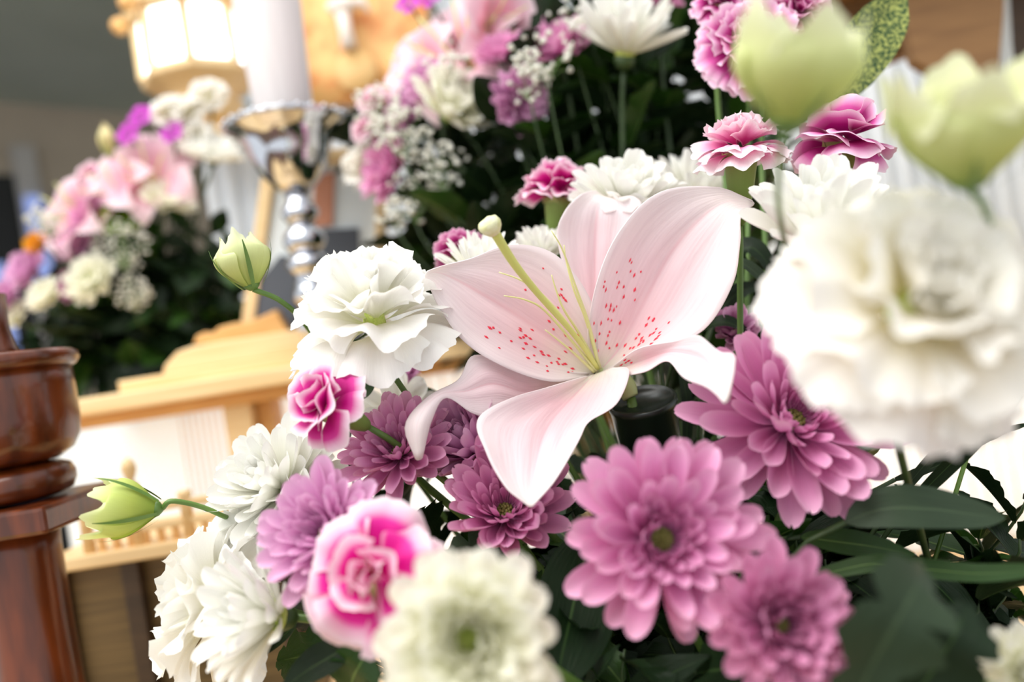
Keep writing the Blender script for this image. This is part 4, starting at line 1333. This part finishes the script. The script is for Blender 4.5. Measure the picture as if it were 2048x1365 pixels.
# ------------------------------------------------------------------ leafy shoots filling the front arrangement
FS = 'leafy green shoots low in the front arrangement'
r = random.Random(5)
spots = []
for px, py, d in [(1040, 1180, .44), (1120, 1030, .47), (1180, 1120, .45), (1240, 960, .48), (1420, 960, .46), (1480, 1100, .42), (1250, 1300, .38), (1380, 1330, .37), (1450, 1220, .39), (1650, 1120, .43), (1720, 1180, .41), (1800, 1080, .43), (1900, 1120, .42),
                  (1960, 1180, .40), (2040, 1060, .42), (1650, 1320, .37), (1750, 1360, .36), (1900, 1300, .37), (2000, 1260, .38), (1120, 1340, .37), (870, 1060, .47), (790, 990, .49), (700, 930, .50), (640, 1180, .45), (680, 1250, .42), (900, 1160, .45),
                  (1000, 1260, .43), (1330, 900, .50), (1420, 860, .51), (1660, 960, .46), (1740, 980, .47), (1540, 960, .45), (1540, 1120, .42), (2060, 980, .43), (2030, 1160, .42), (1180, 900, .51), (1100, 930, .50), (880, 800, .54), (960, 790, .55), (1440, 760, .53), (1500, 700, .55), (1250, 1180, .43), (1330, 1260, .41), (1560, 1350, .38), (2000, 1350, .36),
                  (1850, 1230, .40), (1120, 1240, .41), (1450, 1340, .40), (1330, 1400, .40), (1620, 1220, .42), (1950, 1060, .45)]:
    spots.append((px, py, d))
MARKS = [('under the lily', 1130, 930), ('left of the front pink chrysanthemum', 1100, 1150), ('below the front pink chrysanthemum', 1300, 1320), ('between the two blurred pink chrysanthemums', 1480, 1160), ('right of the dusky pink chrysanthemum', 1720, 1230),
         ('at the right edge under the cream eustoma', 1960, 1030), ('by the bottom right corner', 1960, 1300), ('behind the mauve chrysanthemums', 850, 920), ('under the magenta front carnation', 680, 1230), ('right of the lily', 1460, 760),
         ('above the cream chrysanthemum at the bottom', 960, 1170), ('behind the pink chrysanthemum under the eustoma', 1680, 960)]


def near(px, py, marks):
    return min(marks, key=lambda m_: (m_[1] - px) ** 2 + (m_[2] - py) ** 2)[0]


spots += [(1700 + 85 * a + r.uniform(-25, 25), 1120 + 75 * b_ + r.uniform(-20, 20), .50 - .03 * b_) for a in range(5) for b_ in range(4)]
spots += [(1060 + 100 * a + r.uniform(-25, 25), 1010 + 95 * b_ + r.uniform(-20, 20), .53 - .03 * b_) for a in range(7) for b_ in range(4)]
spots += [(1380, 780, .56), (1340, 760, .57), (1530, 640, .58), (1560, 520, .60), (1480, 470, .62), (1500, 560, .62), (1420, 480, .64), (1560, 440, .62), (740, 1000, .53), (830, 1080, .52), (660, 1000, .53), (720, 860, .56)]
for i, (px, py, d) in enumerate(spots):
    tip = W(px, py, d)
    b = Vector((FOAM.x + (tip.x - FOAM.x) * .35, FOAM.y + (tip.y - FOAM.y) * .3 + .01, FOAM.z - .03))
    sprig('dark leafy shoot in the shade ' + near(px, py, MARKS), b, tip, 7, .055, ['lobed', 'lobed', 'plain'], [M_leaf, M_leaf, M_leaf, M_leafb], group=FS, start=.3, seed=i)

# ------------------------------------------------------------------ rear arrangement above the lily
STEM_MAT[0] = M_stemd
RB = Vector((0.13, 0.74, 1.0))
vs_ = thing('flower_basket', (RB.x, RB.y, .9), 'dark basket carrying the rear flowers behind the front arrangement', 'basket')
MB().lathe([(.08, 0), (.10, .01), (.115, .09), (.108, .09), (.02, .075)], 28, Matrix.Translation((RB.x, RB.y, .9))).build('bowl', M_pot, vs_, True)
MB().box((RB.x, RB.y, .985), (.13, .11, .04)).build('foam_block', M_foam, vs_)


def rfoot(c, B=RB):
    j = random.Random(int(abs(c[0]) * 7919 + abs(c[2]) * 104729))
    return Vector((B.x + j.uniform(-.05, .05), B.y + j.uniform(-.04, .04), B.z - .015))


GB = 'flowers of the rear arrangement above the lily'
def bm(label, px, py, d, dia, ax, mat, rings, nm, disc=M_discg, width=.34, curl=.2, B=RB, grp=GB, join=True, seed=0):
    c = W(px, py, d)
    mum(nm, label, CM, c, V3(*ax), D(dia, d), mat, disc, rings, grp, width=width, curl=curl, end=rfoot(c, B), joined=join, seed=seed)
R5 = FULL[:5]
bm('white chrysanthemum at the top of the rear arrangement', 1250, 112, .70, 245, (.05, .9, .35), M_white, CUPPED, WM, M_discy, .26, .1, join=False)
bm('cream white chrysanthemum tilted right amid baby\'s breath', 895, 235, .80, 190, (.45, .6, .65), M_cream, CUPPED, WM, M_discy, .34, .1)
bm('pink chrysanthemum left of the rear white one', 1120, 112, .74, 150, (-.3, .7, .6), M_pink, R5, PM)
bm('bright pink chrysanthemum hanging in the rear foliage', 1030, 205, .74, 125, (.5, -.1, .8), M_lilac, R5, PM)
bm('pink chrysanthemum under the rear pink lily', 1005, 118, .78, 110, (-.2, .7, .6), M_pink, R5, PM)
bm('pink chrysanthemum low at the left of the rear arrangement', 785, 345, .84, 130, (-.7, .2, .6), M_pink, R5, PM)
bm('lilac chrysanthemum between rear lily and cream chrysanthemum', 862, 168, .82, 105, (-.4, .5, .7), M_lilac, R5, PM)
bm('dim pink chrysanthemum behind the rear foliage', 1118, 188, .84, 70, (.3, .2, .9), M_pinkdark, R5, PM)
bm('dusky pink chrysanthemum at the top edge', 1320, 5, .74, 85, (0, .6, .7), M_pinkdark, R5, PM)
bm('lilac chrysanthemum left of the cream one', 812, 235, .84, 100, (-.5, .4, .7), M_lilac, R5, PM, seed=3)
for lab, px, py, d, dia, ax in (('small hot pink carnation at the left of the rear arrangement', 740, 195, .84, 80, (-.5, .6, .5)), ('tiny hot pink carnation beside the candlestick cup', 722, 253, .84, 66, (-.6, .4, .6)), ('hot pink carnation under baby\'s breath', 795, 200, .85, 64, (-.2, .8, .5))):
    c = W(px, py, d)
    carnation(lab, c, V3(*ax), D(dia, d), M_carnp, end=rfoot(c), group=GB, joined=True)
c = W(720, 318, .86)
eustoma('pale cream eustoma behind the candlestick', c, V3(-.6, .5, .5), D(110, .86), M_eustc, end=rfoot(c), joined=True, group=GB)
for lab, px, py, d, dia, ax in (('soft pink lily at the top of the rear arrangement', 905, 95, .82, 340, (-.4, .45, .75)), ('deeper pink lily at the top edge, facing down right', 1005, 45, .80, 230, (.5, -.1, .75)), ('pale pink lily lower in the rear arrangement', 835, 130, .84, 230, (-.55, .2, .75))):
    c = W(px, py, d)
    lily_generic(lab, c, V3(*ax), D(dia, d), rfoot(c), group=GB)


def orchid(label, c, axis, dia, end, grp, mat=M_orchid):
    c = Vector(c)
    root = thing('orchid', end, label, 'orchid', grp)
    Mf = frame(c, axis)
    for i in range(5):
        me = fan_petal(mat, .5, .04, 3, .0, .1, .1, i % 3)
        inst('petal', me, root, ring_mat(Mf, i * 2 * PI / 5, .25, 0, 0, dia / 2))
    me = fan_petal(mat, .7, .1, 4, .0, .3, .2, 1)
    inst('lip', me, root, ring_mat(Mf, .6, .9, 0, 0, dia / 3))
    stem_part(root, c, axis, .0014, end)


for lab, px, py in (('purple orchid at the top edge beside the brocade', 818, 8), ('purple orchid at the top edge next to the rear lily', 858, -4)):
    c = W(px, py, .84)
    orchid(lab, c, V3(-.3, .3, .9), D(58, .84), rfoot(c), GB)


def breath(label, c, rad, n, end, seed, grp, bl=.0022):
    """cloud of tiny gypsophila blossoms on hair-thin branches"""
    r = random.Random(seed)
    c = Vector(c)
    root = thing('gypsophila_spray', end, label, 'gypsophila', grp)
    b, s = MB(), MB()
    hub = c - Vector((0, 0, rad * .9))
    for i in range(n):
        v = Vector((r.gauss(0, 1), r.gauss(0, 1), r.gauss(0, 1)))
        v = v.normalized() * rad * r.uniform(.25, 1) ** .6
        p = c + v
        q = bl * r.uniform(.7, 1.2)
        b.ball(p, q, 6, 4, (1, 1, .8))
        for k in range(3):
            b.ball(p + Vector((r.uniform(-1, 1), r.uniform(-1, 1), r.uniform(-.3, .8))) * q, q * .6, 5, 3)
        if i % 3 == 0:
            s.tube([hub, hub.lerp(p, .6) + Vector((0, 0, .004)), p], .0003, 4, False)
    b.build('blossoms', M_breath, root, True, 'stuff')
    s.build('branchlets', M_stem, root, True, 'stuff')
    stem_part(root, hub, Vector((0, 0, 1)), .0010, end)


GY = "baby's breath in the rear arrangement"
for i, (lab, px, py, d, rp_, n) in enumerate((("white baby's breath in front of the rear pink chrysanthemums", 1085, 105, .69, 62, 26), ("baby's breath around the hanging bright pink chrysanthemum", 1055, 160, .70, 50, 16), ("baby's breath low in the rear arrangement above the stigma", 880, 330, .78, 62, 28),
                                              ("baby's breath right of the low pink chrysanthemum", 825, 395, .80, 55, 22), ("baby's breath cloud left of the cream chrysanthemum", 800, 265, .78, 60, 40), ("baby's breath at the left tip beside the candlestick", 760, 215, .80, 50, 30),
                                              ("baby's breath under the rear pink lily", 900, 140, .78, 50, 18), ("baby's breath at the top left of the rear white chrysanthemum", 1140, 45, .72, 45, 14), ("baby's breath lowest of all by the portrait", 790, 420, .82, 40, 12))):
    c = W(px, py, d)
    breath(lab, c, D(rp_ * 1.1, d - .02), int(n * 1.8), rfoot(c), 40 + i, GY, .0026)
GR = 'leafy green shoots of the rear arrangement'
r = random.Random(9)
RM = [('between the hanging pink chrysanthemum and the small carnation', 1060, 290), ('under the rear white chrysanthemum', 1270, 180), ('behind the lily stigma', 950, 420), ('left of the pale pink carnation', 1380, 280), ('behind the top purple pink carnations', 1420, 60),
      ('along the top edge', 1130, 10), ('behind the upper lily petals', 1280, 480), ('beside the cream chrysanthemum', 900, 290), ('low beside the portrait', 800, 420)]
cells = [(px, py, .76, .95) for px in range(930, 1500, 55) for py in range(-30, 600, 66)]
cells += [(px, py, .88, .99) for px in range(850, 930, 36) for py in range(270, 520, 60)]
for i, (px, py, d0, d1) in enumerate(cells):
    if py < 90 and px < 1050:
        continue
    x_ = px + r.uniform(-26, 26)
    y_ = py + r.uniform(-26, 26)
    if x_ > 1490 or (y_ < 190 and x_ < 1010):
        continue
    tip = W(x_, y_, r.uniform(d0, d1))
    b = Vector((RB.x + (tip.x - RB.x) * .35, RB.y + (tip.y - RB.y) * .3, RB.z - .005))
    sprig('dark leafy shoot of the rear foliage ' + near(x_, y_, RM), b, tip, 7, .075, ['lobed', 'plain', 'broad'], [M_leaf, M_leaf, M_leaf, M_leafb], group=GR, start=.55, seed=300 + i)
for i, (px, py) in enumerate([(694, 262)]):
    tip = W(px, py, .93)
    sprig('dark leafy shoot beside the candlestick cup', Vector((RB.x - .03, RB.y + .02, RB.z - .005)), tip, 6, .06, ['plain', 'lobed'], [M_leaf, M_leafg], group=GR, start=.9, seed=700 + i)

# ------------------------------------------------------------------ far arrangement at left, standing on the altar
LB = Vector((W(330, 760, 1.15).x, 1.15, zt + .05))
vl = thing('flower_basket', (LB.x, LB.y, zt), 'dark basket of the far left flowers standing on the altar', 'basket')
MB().lathe([(.06, 0), (.075, .006), (.08, .04), (.075, .04), (.02, .035)], 28, Matrix.Translation((LB.x, LB.y, zt))).build('bowl', M_pot, vl, True)
MB().box((LB.x, LB.y, zt + .045), (.10, .08, .025)).build('foam_block', M_foam, vl)
GL = 'flowers of the far left arrangement'
lf = lambda c: rfoot(c, LB)
def lm(label, px, py, dia, ax, mat, nm, rings=R5, d=1.06, disc=M_discy, width=.34):
    bm(label, px, py, d, dia, ax, mat, rings, nm, disc, width, .2, LB, GL)
lm('white chrysanthemum right of the far pink lily', 425, 322, 120, (.3, .85, .4), M_white, WM)
lm('white chrysanthemum above the far green foliage', 332, 412, 105, (.4, .8, .4), M_cream, WM)
lm('white chrysanthemum low on the far left arrangement', 190, 565, 105, (-.1, .4, .9), M_cream, WM, d=1.0)
lm('cream chrysanthemum lowest at the far left', 98, 595, 80, (-.4, .5, .8), M_cream, WM, d=1.0)
lm('pale chrysanthemum at the left edge above the lacquered post', 30, 640, 70, (-.4, .5, .8), M_cream, WM, d=1.0)
lm('pink chrysanthemum in the middle of the far arrangement', 188, 430, 85, (-.3, .6, .7), M_pink, PM)
lm('lilac chrysanthemum below the far pink lilies', 160, 490, 85, (-.3, .4, .8), M_lilac, PM)
lm('pink chrysanthemum left of the low white one', 150, 575, 70, (-.2, .3, .9), M_pink, PM)
lm('lilac chrysanthemum at the very left edge', 14, 600, 80, (-.4, .4, .8), M_lilac, PM, d=1.0)
lm('lilac chrysanthemum at the left fringe', 62, 545, 90, (-.4, .4, .8), M_lilac, PM)
lm('pink chrysanthemum under the deep purple orchids', 215, 400, 70, (-.2, .6, .7), M_lilac, PM)
lm('lime green chrysanthemum between far pink and white flowers', 245, 432, 88, (.2, .3, .9), M_greenm, 'green_chrysanthemum', disc=M_discg)
lm('small orange-yellow flower at the far left', 75, 490, 46, (-.2, .3, .9), M_yellow, 'yellow_flower', rings=R5[:3])
for lab, px, py, dia, ax in (('pink lily in the heart of the far left arrangement', 290, 345, 230, (.15, .35, .9)), ('pale pink lily at the left of the far arrangement', 130, 420, 210, (-.5, .35, .8)), ('pink lily facing left in the far arrangement', 215, 375, 190, (-.4, .35, .8))):
    c = W(px, py, 1.05)
    lily_generic(lab, c, V3(*ax), D(dia, 1.05), lf(c), group=GL)
c = W(175, 342, 1.07)
carnation('pink carnation left of the far lily', c, V3(-.4, .7, .5), D(62, 1.07), M_carnp, end=lf(c), group=GL, joined=True)
for lab, px, py in (('cream eustoma high in the far left arrangement', 372, 215), ('cream eustoma below the glowing lantern', 410, 182), ('cream eustoma right of the purple orchids', 385, 262), ('white eustoma between lantern and far lily', 335, 215)):
    c = W(px, py, 1.06)
    eustoma(lab, c, V3(-.2, .6, .7), D(82, 1.06), M_eustc, end=lf(c), joined=True, group=GL, sepals=False)
for lab, px, py in (('uppermost purple orchid of the far arrangement', 283, 235), ('purple orchid beside the yellow lily bud', 258, 270), ('purple orchid right of the others under the lantern', 345, 266)):
    c = W(px, py, 1.05)
    orchid(lab, c, V3(-.2, .3, .9), D(54, 1.05), lf(c), GL)
c = W(214, 282, 1.06)
bud('yellow-green lily bud left of the purple orchids', c, V3(-.15, .97, .1), D(68, 1.06), D(34, 1.06), lf(c), mat=M_yelb, flare=-.1, group=GL, close=.8)
for i, (lab, px, py, rp_) in enumerate((("baby's breath in the middle of the far arrangement", 245, 490, 58), ("baby's breath hanging over the far green foliage", 265, 585, 40), ("baby's breath left of the far pale lily", 95, 440, 40))):
    c = W(px, py, 1.0)
    breath(lab, c, D(rp_, 1.0), 110, lf(c), 80 + i, GL, .0018)
GQ = 'leafy green shoots of the far left arrangement'
r = random.Random(21)
cells = [(px, py) for px in range(90, 500, 46) for py in range(430, 760, 52) if py > 430 + max(0, (300 - px)) * .75 and not (px > 405 and py > 640) and not (px > 330 and py > 740)]
for i, (px, py) in enumerate(cells):
    tip = W(px + r.uniform(-20, 20), py + r.uniform(-20, 20), r.uniform(1.06, 1.16))
    b = LB + Vector(((tip.x - LB.x) * .3, (tip.y - LB.y) * .3, 0))
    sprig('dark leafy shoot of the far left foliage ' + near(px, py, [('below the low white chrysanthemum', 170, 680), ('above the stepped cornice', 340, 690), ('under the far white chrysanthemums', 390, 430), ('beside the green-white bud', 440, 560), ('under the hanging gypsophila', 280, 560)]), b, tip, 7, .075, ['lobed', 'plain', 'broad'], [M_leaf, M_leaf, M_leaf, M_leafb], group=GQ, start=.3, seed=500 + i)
